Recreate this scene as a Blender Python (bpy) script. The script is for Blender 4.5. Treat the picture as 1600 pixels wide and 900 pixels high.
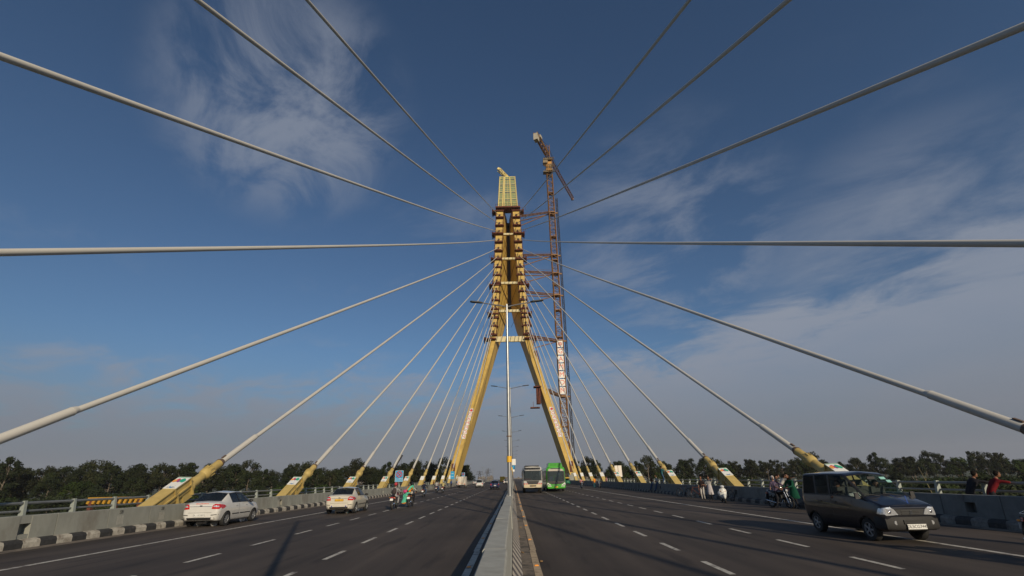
import bpy, bmesh, math, random
from math import sin, cos, pi, radians
from mathutils import Vector, Matrix, Euler
from mathutils.bvhtree import BVHTree
V = Vector
for o in list(bpy.data.objects): bpy.data.objects.remove(o)
scene = bpy.context.scene
col = scene.collection
# ---------------------------------------------------------------- camera
cam = bpy.data.objects.new('camera', bpy.data.cameras.new('camera'))
col.objects.link(cam)
cam.data.lens = 16.0
cam.data.sensor_width = 36
cam.data.clip_start = 0.1
cam.data.clip_end = 8000
cam.matrix_world = Matrix.Translation((0, 0, 1.8)) @ Matrix.Rotation(radians(-.3), 4, 'Z') @ Matrix.Rotation(radians(90 + 22.67), 4, 'X') @ Matrix.Rotation(radians(-1.2), 4, 'Z')
scene.camera = cam
# ---------------------------------------------------------------- sky and sun
SUN_EL, SUN_AZ = 21.0, 158.5
world = bpy.data.worlds.new('World'); scene.world = world; world.use_nodes = True
wn, wl = world.node_tree.nodes, world.node_tree.links
wn.clear()
def N(nodes, typ, **kw):
    n = nodes.new(typ)
    for k, v in kw.items():
        if k.startswith('in_'):
            n.inputs[int(k[3:])].default_value = v
        else: setattr(n, k, v)
    return n
sky = N(wn, 'ShaderNodeTexSky', sky_type='NISHITA', sun_disc=False, sun_elevation=radians(SUN_EL), sun_rotation=radians(SUN_AZ), altitude=200, air_density=1.0, dust_density=1.6, ozone_density=2.4)
tc = N(wn, 'ShaderNodeTexCoord')
sep = N(wn, 'ShaderNodeSeparateXYZ'); wl.new(tc.outputs['Generated'], sep.inputs[0])
def M(op, a, b=None, clamp=False, nodes=wn, links=wl):
    n = nodes.new('ShaderNodeMath'); n.operation = op; n.use_clamp = clamp
    for i, x in enumerate((a, b)):
        if x is None: continue
        if isinstance(x, (int, float)): n.inputs[i].default_value = x
        else: links.new(x, n.inputs[i])
    return n.outputs[0]
zz = M('MAXIMUM', sep.outputs[2], 0.0)
zd = M('ADD', zz, 0.13)
px_ = M('DIVIDE', sep.outputs[0], zd); py_ = M('DIVIDE', sep.outputs[1], zd)
cmb = N(wn, 'ShaderNodeCombineXYZ'); wl.new(px_, cmb.inputs[0]); wl.new(py_, cmb.inputs[1])
mp = N(wn, 'ShaderNodeMapping'); wl.new(cmb.outputs[0], mp.inputs[0])
mp.vector_type = 'TEXTURE'; mp.inputs['Rotation'].default_value = (0, 0, radians(-40)); mp.inputs['Scale'].default_value = (1.2, .85, 1); mp.inputs['Location'].default_value = (3.2, 1.4, 0)
n1 = N(wn, 'ShaderNodeTexNoise', noise_dimensions='2D'); wl.new(mp.outputs[0], n1.inputs['Vector'])
n1.inputs['Scale'].default_value = 2.2; n1.inputs['Detail'].default_value = 9; n1.inputs['Roughness'].default_value = .62; n1.inputs['Distortion'].default_value = .25
n2 = N(wn, 'ShaderNodeTexNoise', noise_dimensions='2D'); wl.new(cmb.outputs[0], n2.inputs['Vector'])
n2.inputs['Scale'].default_value = .9; n2.inputs['Detail'].default_value = 3
mpb = N(wn, 'ShaderNodeVectorMath', operation='ADD'); wl.new(cmb.outputs[0], mpb.inputs[0]); mpb.inputs[1].default_value = (7.3, 2.1, 0)
for l in list(n2.inputs['Vector'].links): wl.remove(l)
wl.new(mpb.outputs[0], n2.inputs['Vector'])
def ramp(v, a, b, nodes=wn, links=wl):
    n = nodes.new('ShaderNodeMapRange'); n.interpolation_type = 'SMOOTHSTEP'; links.new(v, n.inputs[0])
    n.inputs[1].default_value = a; n.inputs[2].default_value = b
    return n.outputs[0]
wisp = M('MULTIPLY', ramp(n1.outputs[0], .47, .80), ramp(n2.outputs[0], .42, .62))
# soft blobs of cirrus at the directions where the photo has them, broken up by the noise
def lobe(d, size):
    v = V(d).normalized()
    dt = wn.new('ShaderNodeVectorMath'); dt.operation = 'DOT_PRODUCT'; wl.new(tc.outputs['Generated'], dt.inputs[0]); dt.inputs[1].default_value = v
    return ramp(dt.outputs['Value'], cos(radians(size)), 1.0)
mp3 = N(wn, 'ShaderNodeMapping'); wl.new(cmb.outputs[0], mp3.inputs[0])
mp3.vector_type = 'TEXTURE'; mp3.inputs['Rotation'].default_value = (0, 0, radians(-52)); mp3.inputs['Scale'].default_value = (1.25, .85, 1); mp3.inputs['Location'].default_value = (.4, 5.1, 0)
n3 = N(wn, 'ShaderNodeTexNoise', noise_dimensions='2D'); wl.new(mp3.outputs[0], n3.inputs['Vector'])
n3.inputs['Scale'].default_value = 4.0; n3.inputs['Detail'].default_value = 9; n3.inputs['Roughness'].default_value = .62; n3.inputs['Distortion'].default_value = .35
CL = M('MAXIMUM', M('MULTIPLY', M('MULTIPLY', lobe((-.395, .640, .645), 14.5), .78), ramp(n3.outputs[0], .33, .68)), M('MAXIMUM', M('MULTIPLY', M('MULTIPLY', lobe((.33, .83, .45), 17), .6), ramp(n1.outputs[0], .40, .70)), M('MULTIPLY', M('MULTIPLY', lobe((.70, .67, .24), 20), .8), ramp(n1.outputs[0], .25, .75))))
# low sheet of thin cloud whose ragged upper edge rises to the right
edge = M('SUBTRACT', M('ADD', M('ADD', M('MULTIPLY', sep.outputs[0], .05), M('MULTIPLY', M('MAXIMUM', sep.outputs[0], 0.0), .16)), M('MULTIPLY', n1.outputs[0], .34)), M('SUBTRACT', zz, .04))
sheet = ramp(edge, -.03, .10)
sheet = M('MULTIPLY', sheet, M('ADD', .55, M('MULTIPLY', n2.outputs[0], .5)))
low = ramp(zz, .26, .0)
cl = M('MAXIMUM', M('MULTIPLY', wisp, .32), M('MAXIMUM', M('MULTIPLY', CL, .85), M('MULTIPLY', sheet, 1.0)), True)
hs = N(wn, 'ShaderNodeHueSaturation'); wl.new(sky.outputs[0], hs.inputs['Color'])
hs.inputs['Saturation'].default_value = .95
tint = N(wn, 'ShaderNodeMix', data_type='RGBA', blend_type='MULTIPLY'); tint.inputs[0].default_value = 1
wl.new(hs.outputs[0], tint.inputs[6]); tint.inputs[7].default_value = SKY_TINT = (.53, .70, .84, 1)
m1 = N(wn, 'ShaderNodeMix', data_type='RGBA'); wl.new(cl, m1.inputs[0]); wl.new(tint.outputs[2], m1.inputs[6]); m1.inputs[7].default_value = (3.1, 3.45, 4.2, 1)
m2 = N(wn, 'ShaderNodeMix', data_type='RGBA'); wl.new(M('MULTIPLY', low, .72), m2.inputs[0]); wl.new(m1.outputs[2], m2.inputs[6]); m2.inputs[7].default_value = (1.62, 1.78, 2.1, 1)
bg = N(wn, 'ShaderNodeBackground'); wl.new(m2.outputs[2], bg.inputs[0]); bg.inputs[1].default_value = .116
wo = N(wn, 'ShaderNodeOutputWorld'); wl.new(bg.outputs[0], wo.inputs[0])
sun = bpy.data.objects.new('sun', bpy.data.lights.new('sun', 'SUN')); col.objects.link(sun)
sun.data.energy = 5.0; sun.data.angle = radians(.5); sun.data.color = (1.0, .84, .62)
a, e = radians(SUN_AZ), radians(SUN_EL)
sun.rotation_euler = V((sin(a) * cos(e), cos(a) * cos(e), sin(e))).to_track_quat('Z', 'Y').to_euler()
scene.view_settings.view_transform = 'Standard'; scene.view_settings.look = 'None'
scene.view_settings.exposure = -.45; scene.view_settings.gamma = 1; scene.view_settings.use_curve_mapping = False
scene.render.engine = 'CYCLES'
scene.cycles.use_denoising = True; scene.cycles.adaptive_threshold = .004; scene.cycles.sample_clamp_indirect = 4
# ---------------------------------------------------------------- materials
MT = {}
def mat(name, c, rough=.6, metal=0, var=.12, scale=6, bump=0, spec=.5, c2=None, c2t=(.5, .62), coat=0, alpha=None, emit=None, stretch=(1, 1, 1), det=6, rand=0, trans=0):
    if name in MT: return MT[name]
    m = bpy.data.materials.new(name); m.use_nodes = True; MT[name] = m
    n, l = m.node_tree.nodes, m.node_tree.links
    b = n['Principled BSDF']; b.inputs['Roughness'].default_value = rough; b.inputs['Metallic'].default_value = metal
    b.inputs['Specular IOR Level'].default_value = spec; b.inputs['Coat Weight'].default_value = coat; b.inputs['Coat Roughness'].default_value = .05
    t = n.new('ShaderNodeTexCoord'); mp = n.new('ShaderNodeMapping'); l.new(t.outputs['Object'], mp.inputs[0]); mp.inputs['Scale'].default_value = stretch
    no = n.new('ShaderNodeTexNoise'); l.new(mp.outputs[0], no.inputs[0]); no.inputs['Scale'].default_value = scale; no.inputs['Detail'].default_value = det; no.inputs['Roughness'].default_value = .6
    mr = n.new('ShaderNodeMapRange'); l.new(no.outputs[0], mr.inputs[0]); mr.inputs[1].default_value = .3; mr.inputs[2].default_value = .7; mr.inputs[3].default_value = 1 - var; mr.inputs[4].default_value = 1 + var
    mx = n.new('ShaderNodeMix'); mx.data_type = 'RGBA'; mx.blend_type = 'MULTIPLY'; mx.inputs[0].default_value = 1
    mx.inputs[6].default_value = (*c, 1); l.new(mr.outputs[0], mx.inputs[7]); out = mx.outputs[2]
    if c2:
        n2 = n.new('ShaderNodeTexNoise'); l.new(mp.outputs[0], n2.inputs[0]); n2.inputs['Scale'].default_value = scale * .37; n2.inputs['Detail'].default_value = 8; n2.inputs['Roughness'].default_value = .7
        r2 = n.new('ShaderNodeMapRange'); l.new(n2.outputs[0], r2.inputs[0]); r2.inputs[1].default_value = c2t[0]; r2.inputs[2].default_value = c2t[1]
        m2 = n.new('ShaderNodeMix'); m2.data_type = 'RGBA'; l.new(r2.outputs[0], m2.inputs[0]); l.new(out, m2.inputs[6]); m2.inputs[7].default_value = (*c2, 1); out = m2.outputs[2]
    if rand:
        oi = n.new('ShaderNodeObjectInfo'); r3 = n.new('ShaderNodeMapRange'); l.new(oi.outputs['Random'], r3.inputs[0]); r3.inputs[3].default_value = 1 - rand; r3.inputs[4].default_value = 1 + rand
        m3 = n.new('ShaderNodeMix'); m3.data_type = 'RGBA'; m3.blend_type = 'MULTIPLY'; m3.inputs[0].default_value = 1; l.new(out, m3.inputs[6]); l.new(r3.outputs[0], m3.inputs[7]); out = m3.outputs[2]
    l.new(out, b.inputs['Base Color'])
    if bump:
        bp = n.new('ShaderNodeBump'); bp.inputs['Strength'].default_value = bump; bp.inputs['Distance'].default_value = .02; l.new(no.outputs[0], bp.inputs['Height']); l.new(bp.outputs[0], b.inputs['Normal'])
    if emit: b.inputs['Emission Color'].default_value = (*c, 1); b.inputs['Emission Strength'].default_value = emit
    if trans:
        tr = n.new('ShaderNodeBsdfTransparent'); tr.inputs[0].default_value = (.75, .85, .85, 1); ms = n.new('ShaderNodeMixShader'); ms.inputs[0].default_value = trans
        l.new(b.outputs[0], ms.inputs[1]); l.new(tr.outputs[0], ms.inputs[2]); l.new(ms.outputs[0], n['Material Output'].inputs[0])
    return m
def paint(nm, c): return mat('paint_' + nm, c, .35, 0, .05, 3, coat=.8, c2=tuple(x * .75 + .02 for x in c), c2t=(.55, .8))
def cloth(nm, c): return mat('cloth_' + nm, c, .9, 0, .22, 14, bump=.3, spec=.2)
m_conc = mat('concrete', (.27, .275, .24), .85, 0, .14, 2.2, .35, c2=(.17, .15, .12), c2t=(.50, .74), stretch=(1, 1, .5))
m_conc_r = mat('concrete_shaded', (.17, .175, .165), .9, 0, .16, 3, .35, c2=(.11, .105, .095), c2t=(.5, .72))  # darker copy of the concrete for the right wall, its shade put into the colour
m_conc_top = mat('concrete_top', (.37, .37, .33), .85, 0, .12, 5, .3, c2=(.27, .26, .22), c2t=(.48, .75))
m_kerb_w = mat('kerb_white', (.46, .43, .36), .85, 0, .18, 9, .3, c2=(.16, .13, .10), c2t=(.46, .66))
m_kerb_wr = mat('kerb_white_shaded', (.22, .21, .19), .9, 0, .2, 9, .3, c2=(.10, .09, .08), c2t=(.46, .66))  # right kerb's white, darkened in the colour for the shade on that side
m_tan = mat('road_paint_dusty', (.42, .33, .22), .8, 0, .2, 10, .1, c2=(.20, .15, .11), c2t=(.50, .66))
m_kerb_b = mat('kerb_black', (.035, .035, .035), .8, 0, .3, 9, .3, c2=(.12, .11, .10), c2t=(.58, .8))
m_line = mat('road_paint', (.52, .49, .42), .7, 0, .2, 10, .1, c2=(.13, .11, .10), c2t=(.50, .66))
m_orange = mat('stud_orange', (.75, .28, .03), .4, 0, .1, 30)
m_rail = mat('rail_steel', (.20, .21, .21), .5, .3, .15, 8)
m_post = mat('rail_post', (.30, .33, .30), .6, .1, .12, 10)
m_yel = mat('cream_yellow_steel', (.52, .35, .085), .55, 0, .12, 1.2, .05, c2=(.34, .22, .075), c2t=(.50, .78), stretch=(1, 1, .2))
m_yel2 = mat('cream_yellow_anchor', (.49, .365, .125), .5, 0, .10, 3, .05, c2=(.28, .20, .08), c2t=(.52, .78))
m_rust = mat('scaffold_rust', (.13, .035, .018), .85, 0, .35, 4, c2=(.05, .02, .015))
m_dark = mat('dark_steel', (.035, .03, .028), .7, 0, .3, 4)
m_cable = mat('cable_sheath', (.52, .50, .45), .45, 0, .05, .4)
m_lamp = mat('galvanised', (.34, .345, .34), .35, .7, .12, 6)
m_white = mat('sign_white', (.72, .72, .68), .5, 0, .05, 4)
m_blue = mat('sign_blue', (.02, .30, .55), .4, 0, .06, 4)
m_red = mat('sign_red', (.55, .03, .03), .4, 0, .1, 6)
m_cr_y = mat('crane_orange', (.23, .115, .04), .65, 0, .2, 1, c2=(.15, .065, .028), c2t=(.48, .7))
m_cr_p = mat('crane_rust_pink', (.15, .08, .06), .7, 0, .2, 2)
m_rubber = mat('tyre_rubber', (.018, .018, .018), .8, 0, .3, 20)
m_rim = mat('rim_alloy', (.30, .31, .32), .4, .6, .15, 20)
m_black = mat('black_plastic', (.014, .014, .015), .5, 0, .2, 20)
m_chrome = mat('chrome', (.6, .6, .62), .18, 1, .05, 20)
m_glass = mat('tinted_glass', (.012, .015, .018), .04, 0, .05, 3, spec=.7, trans=.25)
m_glassc = mat('clear_glass', (.02, .035, .035), .03, 0, .05, 3, spec=.6, trans=.86)
m_hl = mat('headlight', (.75, .76, .78), .08, .6, .3, 30)
m_tl = mat('tail_red', (.50, .012, .01), .15, 0, .25, 25, coat=1)
m_skin = mat('skin', (.22, .105, .06), .55, 0, .1, 20)
m_hair = mat('hair', (.008, .006, .005), .85, 0, .3, 30, spec=.15)
m_plate_y = mat('plate_yellow', (.75, .42, .02), .5, 0, .05, 20)
m_glasspan = mat('tower_glass', (.22, .27, .13), .12, 0, .12, .6, spec=.8, c2=(.14, .20, .16), c2t=(.45, .6))
m_ink = mat('ink_black', (.02, .02, .02), .6, 0, .1, 20)
# ---------------------------------------------------------------- mesh helpers
class MB:
    def __init__(s): s.b = bmesh.new(); s.mi = 0
    def _set(s, n0):
        s.b.faces.ensure_lookup_table()
        for f in s.b.faces[n0:]: f.material_index = s.mi
    def mesh(s, vs, fs):
        n0 = len(s.b.faces); vv = [s.b.verts.new(v) for v in vs]
        for f in fs:
            try: s.b.faces.new([vv[i] for i in f])
            except ValueError: pass
        s._set(n0); return vv
    def box(s, c, d, rot=None, taper=1):
        x, y, z = d[0] / 2, d[1] / 2, d[2] / 2
        vs = [V((sx * x * (taper if sz > 0 else 1), sy * y * (taper if sz > 0 else 1), sz * z)) for sx in (-1, 1) for sy in (-1, 1) for sz in (-1, 1)]
        R = rot if isinstance(rot, Matrix) else (Euler(rot).to_matrix() if rot else Matrix.Identity(3))
        vs = [R @ v + V(c) for v in vs]
        return s.mesh(vs, [(0, 1, 3, 2), (4, 6, 7, 5), (0, 4, 5, 1), (2, 3, 7, 6), (0, 2, 6, 4), (1, 5, 7, 3)])
    def hexa(s, p): # 8 points: bottom 4, top 4
        return s.mesh(p, [(3, 2, 1, 0), (4, 5, 6, 7), (0, 1, 5, 4), (1, 2, 6, 5), (2, 3, 7, 6), (3, 0, 4, 7)])
    def tube(s, pts, r, n=8, cap=True):
        pts = [V(p) for p in pts]; R = r if isinstance(r, (list, tuple)) else [r] * len(pts)
        vs = []; prev = None
        for i, p in enumerate(pts):
            d = (pts[min(i + 1, len(pts) - 1)] - pts[max(i - 1, 0)]).normalized()
            if prev is None:
                u = d.cross(V((0, 0, 1)))
                if u.length < .01: u = d.cross(V((0, 1, 0)))
            else: u = prev - d * prev.dot(d)
            u.normalize(); prev = u; w = d.cross(u)
            for k in range(n): a = 2 * pi * k / n; vs.append(p + (u * cos(a) + w * sin(a)) * R[i])
        fs = [(i * n + k, i * n + (k + 1) % n, (i + 1) * n + (k + 1) % n, (i + 1) * n + k) for i in range(len(pts) - 1) for k in range(n)]
        if cap: fs += [tuple(range(n))[::-1], tuple((len(pts) - 1) * n + k for k in range(n))]
        return s.mesh(vs, fs)
    def rings(s, rings, cap=True):
        n = len(rings[0]); vs = [V(p) for r in rings for p in r]
        fs = [(i * n + k, i * n + (k + 1) % n, (i + 1) * n + (k + 1) % n, (i + 1) * n + k) for i in range(len(rings) - 1) for k in range(n)]
        if cap: fs += [tuple(range(n))[::-1], tuple((len(rings) - 1) * n + k for k in range(n))]
        return s.mesh(vs, fs)
    def lathe(s, prof, c=(0, 0, 0), axis='Z', n=20, cap=True, M3=None): # prof: (r, h)
        rr = []
        for r, h in prof:
            ring = []
            for k in range(n):
                a = 2 * pi * k / n; p = V((r * cos(a), r * sin(a), h))
                if axis == 'X': p = V((p.z, p.x, p.y))
                elif axis == 'Y': p = V((p.x, p.z, p.y))
                if M3: p = M3 @ p
                ring.append(p + V(c))
            rr.append(ring)
        return s.rings(rr, cap)
    def ell(s, c, r, M3=None, n=12, m=8):
        rr = []
        for i in range(1, m):
            t = pi * i / m; rr.append([((M3 or Matrix.Identity(3)) @ V((r[0] * sin(t) * cos(2 * pi * k / n), r[1] * sin(t) * sin(2 * pi * k / n), -r[2] * cos(t)))) + V(c) for k in range(n)])
        return s.rings(rr, True)
    def prism(s, pts2, f, t):   # pts2 outline, f maps (u,v)->3D, t thickness vector
        t = V(t); a = [V(f(u, v)) for u, v in pts2]; n = len(a)
        return s.mesh([p - t / 2 for p in a] + [p + t / 2 for p in a], [tuple(range(n))[::-1], tuple(range(n, 2 * n))] + [(i, (i + 1) % n, n + (i + 1) % n, n + i) for i in range(n)])
    def lattice(s, a, b, w, h, n, r, u=None, ch=None, tri=False):  # square or triangular lattice beam
        a, b = V(a), V(b); d = (b - a).normalized(); u = V(u) if u else d.cross(V((0, 0, 1)))
        if u.length < .01: u = V((1, 0, 0))
        u = (u - d * u.dot(d)).normalized(); w_ = d.cross(u); ch = ch or r * 1.6
        co = [(-w / 2, -h / 2), (w / 2, -h / 2), (w / 2, h / 2), (-w / 2, h / 2)] if not tri else [(-w / 2, -h / 2), (w / 2, -h / 2), (0, h / 2)]
        P = lambda i, c: a + (b - a) * (i / n) + u * c[0] + w_ * c[1]
        for c in co: s.tube([P(0, c), P(n, c)], ch, 4)
        for i in range(n):
            for k in range(len(co)):
                c0, c1 = co[k], co[(k + 1) % len(co)]
                s.tube([P(i, c0 if i % 2 else c1), P(i + 1, c1 if i % 2 else c0)], r, 3, False)
                s.tube([P(i, c0), P(i, c1)], r, 3, False)
    def text(s, str_, size, f, depth=.006, ax='CENTER'):
        m = text_mesh(str_, size, depth, ax)
        return s.mesh([f(v.co) for v in m.vertices], [tuple(p.vertices) for p in m.polygons])
    def build(s, name, mats, parent=None, smooth=None, loc=None):
        me = bpy.data.meshes.new(name)
        bmesh.ops.recalc_face_normals(s.b, faces=s.b.faces) if smooth != 'keep' else None
        s.b.to_mesh(me); s.b.free()
        for m in (mats if isinstance(mats, (list, tuple)) else [mats]): me.materials.append(m)
        if smooth and len(me.polygons):
            for p in me.polygons: p.use_smooth = True
            me.set_sharp_from_angle(angle=radians(smooth if smooth != 'keep' and smooth is not True else 40))
        o = bpy.data.objects.new(name, me); col.objects.link(o)
        if parent: o.parent = parent
        if loc: o.location = loc
        return o
_tm = {}
def text_mesh(t, size, depth, ax='CENTER'):
    k = (t, size, depth, ax)
    if k in _tm: return _tm[k]
    cu = bpy.data.curves.new('t', 'FONT'); cu.body = t; cu.size = size; cu.align_x = ax; cu.align_y = 'CENTER'; cu.extrude = depth; cu.resolution_u = 3
    o = bpy.data.objects.new('t', cu); col.objects.link(o); dg = bpy.context.evaluated_depsgraph_get()
    m = bpy.data.meshes.new_from_object(o.evaluated_get(dg)); bpy.data.objects.remove(o); _tm[k] = m; return m
def tag(o, label=None, cat=None, group=None, kind=None):
    if label: o['label'] = label
    if cat: o['category'] = cat
    if group: o['group'] = group
    if kind: o['kind'] = kind
    return o
def empty(name, loc, rz=0, label=None, cat=None, group=None):
    o = bpy.data.objects.new(name, None); col.objects.link(o); o.location = loc; o.rotation_euler = (0, 0, rz); o.empty_display_size = .2
    return tag(o, label, cat, group)
def copy_tree(o, parent=None):
    c = o.copy(); col.objects.link(c)
    if parent: c.parent = parent
    for ch in [x for x in bpy.data.objects if x.parent == o]: copy_tree(ch, c)
    return c
def struct(name, b, m, **k): return tag(b.build(name, m, **k), kind='structure')
def interp(x, xs, ys):
    if x <= xs[0]: return ys[0]
    for i in range(len(xs) - 1):
        if x <= xs[i + 1]: return ys[i] + (ys[i + 1] - ys[i]) * (x - xs[i]) / (xs[i + 1] - xs[i])
    return ys[-1]
# ================================================================ SETTING
CX = -.22
rnd = random.Random(5)
b = MB(); S = 4000
b.mesh([(-S, -S, -6.2), (S, -S, -6.2), (S, S, -6.2), (-S, S, -6.2)], [(0, 1, 2, 3)])
g = mat('ground_grass', (.030, .042, .012), .95, 0, .35, .05, 0, c2=(.10, .08, .045), c2t=(.60, .68), det=10)
struct('ground', b, g)
def asphalt():
    m = mat('asphalt', (.060, .0465, .037), .82, 0, .22, 60, .25, spec=.35)
    n, l = m.node_tree.nodes, m.node_tree.links; bs = n['Principled BSDF']; src = bs.inputs['Base Color'].links[0].from_socket
    t = n.new('ShaderNodeTexCoord')
    def layer(src, sc, noise, a, b_, c0, c1):
        mp = n.new('ShaderNodeMapping'); l.new(t.outputs['Object'], mp.inputs[0]); mp.inputs['Scale'].default_value = sc
        no = n.new('ShaderNodeTexNoise'); l.new(mp.outputs[0], no.inputs[0]); no.inputs['Scale'].default_value = noise; no.inputs['Detail'].default_value = 7
        r = n.new('ShaderNodeMapRange'); l.new(no.outputs[0], r.inputs[0]); r.inputs[1].default_value = a; r.inputs[2].default_value = b_; r.inputs[3].default_value = c0; r.inputs[4].default_value = c1
        x = n.new('ShaderNodeMix'); x.data_type = 'RGBA'; x.blend_type = 'MULTIPLY'; x.inputs[0].default_value = 1; l.new(src, x.inputs[6]); l.new(r.outputs[0], x.inputs[7]); return x.outputs[2]
    s1 = layer(src, (1, .02, 1), 1.3, .35, .65, .72, 1.22)   # wheel tracks along the lanes
    s2 = layer(s1, (1, .5, 1), .35, .35, .68, .78, 1.3)     # broad patches
    s3 = layer(s2, (1, .12, 1), 2.2, .58, .68, 1, .6)       # oil marks
    l.new(s3, bs.inputs['Base Color']); return m
b = MB(); b.box((CX, 700, -.6), (37.4, 1560, 1.2)); struct('bridge_deck', b, m_conc)
b = MB(); b.mesh([(CX - 15.92, -70, .004), (CX + 15.92, -70, .004), (CX + 15.92, 1470, .004), (CX - 15.92, 1470, .004)], [(0, 1, 2, 3)])
struct('road', b, asphalt())
b = MB(); z = .008
def strip(x0, x1, y0, y1): b.mesh([(x0, y0, z), (x1, y0, z), (x1, y1, z), (x0, y1, z)], [(0, 1, 2, 3)])
for x in (-12.35, 11.05):
    strip(x, x + .16, -30, 1400)
for x in (4.13, 7.55, -4.85, -8.33):
    k = 0 if x > 0 else .22; y0 = -30.46 - k + (.15 if x > 5 else 0)
    for i in range(200): strip(x, x + .13, y0 + 3.13 * i, y0 + 3.13 * i + 1.5)
# inner edge lines: hand laid, slightly stepped
for x in (.40, -1.09):
    yy = -30; b.mi = 1 if x > 0 else 0
    while yy < 1000:
        L = 5.5; dx = rnd.uniform(-.02, .02); strip(x + dx, x + dx + .155, yy, yy + L - .004); yy += L
struct('lane_markings', b, [m_line, m_tan])
# dusty gutter strips along both kerbs and the median foot
m_dust = mat('gutter_dust', (.17, .14, .11), .95, 0, .2, 4, .3, c2=(.07, .06, .05), c2t=(.5, .6))
b = MB(); z = .0065
strip(CX - 15.9, CX - 15.15, -60, 400); strip(CX + 15.25, CX + 15.9, -60, 400); strip(.1, .39, -40, 400)
struct('gutter_dust', b, m_dust)
# litter and reflective studs
for i in range(26):
    for x in (.475, -1.02):
        yy = 7.0 + i * 4.6 if x > 0 else 11.6 + 5.2 * i
        if yy < 6: continue
        b = MB(); b.box((0, 0, .014), (.10, .075, .022), taper=.7)
        if i == 0 and x > 0: stud = b.build('road_stud', m_orange)
        else:
            b.b.free(); stud = stud.copy(); col.objects.link(stud)
        if x > 0: tag(stud, 'small orange reflective road stud on the white line right of the median', 'road stud', 'studs on the right median line')
        else: tag(stud, 'small orange reflective road stud on the shaded line left of the median', 'road stud', 'studs on the left median line')
        stud.location = (x, yy, .008)
for i, (x, y, s_) in enumerate([(.14, 17, .3), (.2, 13.5, .22), (.17, 24, .3), (.25, 20, .2), (.62, 12.1, .14), (1.0, 9.2, .12), (-.0 + .3, 8.2, .35), (.47, 10.1, .12), (.45, 8.3, .1), (.15, 30, .4)]):
    b = MB(); pts = [V((rnd.uniform(-.5, .5) * s_ * .5, (k / 4 - .5) * s_, .012 + .01 * (k % 2))) for k in range(5)]
    b.tube(pts, [.004, .010, .014, .009, .003], 5)
    tag(b.build('leaf_litter', mat('dead_leaf', (.30, .18, .07), .9, 0, .3, 30), loc=(x, y, .008)), 'dry curled leaf or twig lying at the foot of the median barrier', 'leaf litter', 'dry leaves along the median')

# ---- median barrier: precast segments with slightly uneven joints
med = empty('median_barrier', (CX - .04, 0, 0), 0, 'long grey concrete barrier down the middle of the bridge with striped foot', 'barrier')
y = -22.6; i = 0
prof = lambda dx: [(-.33, 0), (-.33, .06), (-.20 + dx, .30), (-.155 + dx, .93), (-.135 + dx, .95), (.135 + dx, .95), (.155 + dx, .93), (.19 + dx, .30), (.40, .03), (.40, 0)]
while y < 330:
    L = 4.9 if y < 150 else 30; dx = rnd.uniform(-.012, .012)
    b = MB(); b.rings([[V((p[0], yy, p[1] + (rnd.uniform(-.004, .004) if p[1] > .9 else 0))) for p in prof(dx)] for yy in (y + .012, y + L / 2, y + L - .012)])
    b.build('barrier_segment', m_conc_top, med); y += L
b = MB(); b.box((0, 130, .45), (.24, 300, .88)); b.build('joint_fill', m_dark, med)
b = MB(); i = 0; y = -5
while y < 110:
    b.mi = i % 2; sl = .05
    b.mesh([(.412, y, .022), (.412, y + .36, .022), (.213, y + .36 + sl, .287), (.213, y + sl, .287)], [(0, 1, 2, 3)]); y += .36; i += 1
b.build('striped_foot', [mat('foot_dark', (.10, .09, .09), .9, 0, .2, 9), mat('foot_pale', (.40, .36, .30), .9, 0, .2, 9)], med)
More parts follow.
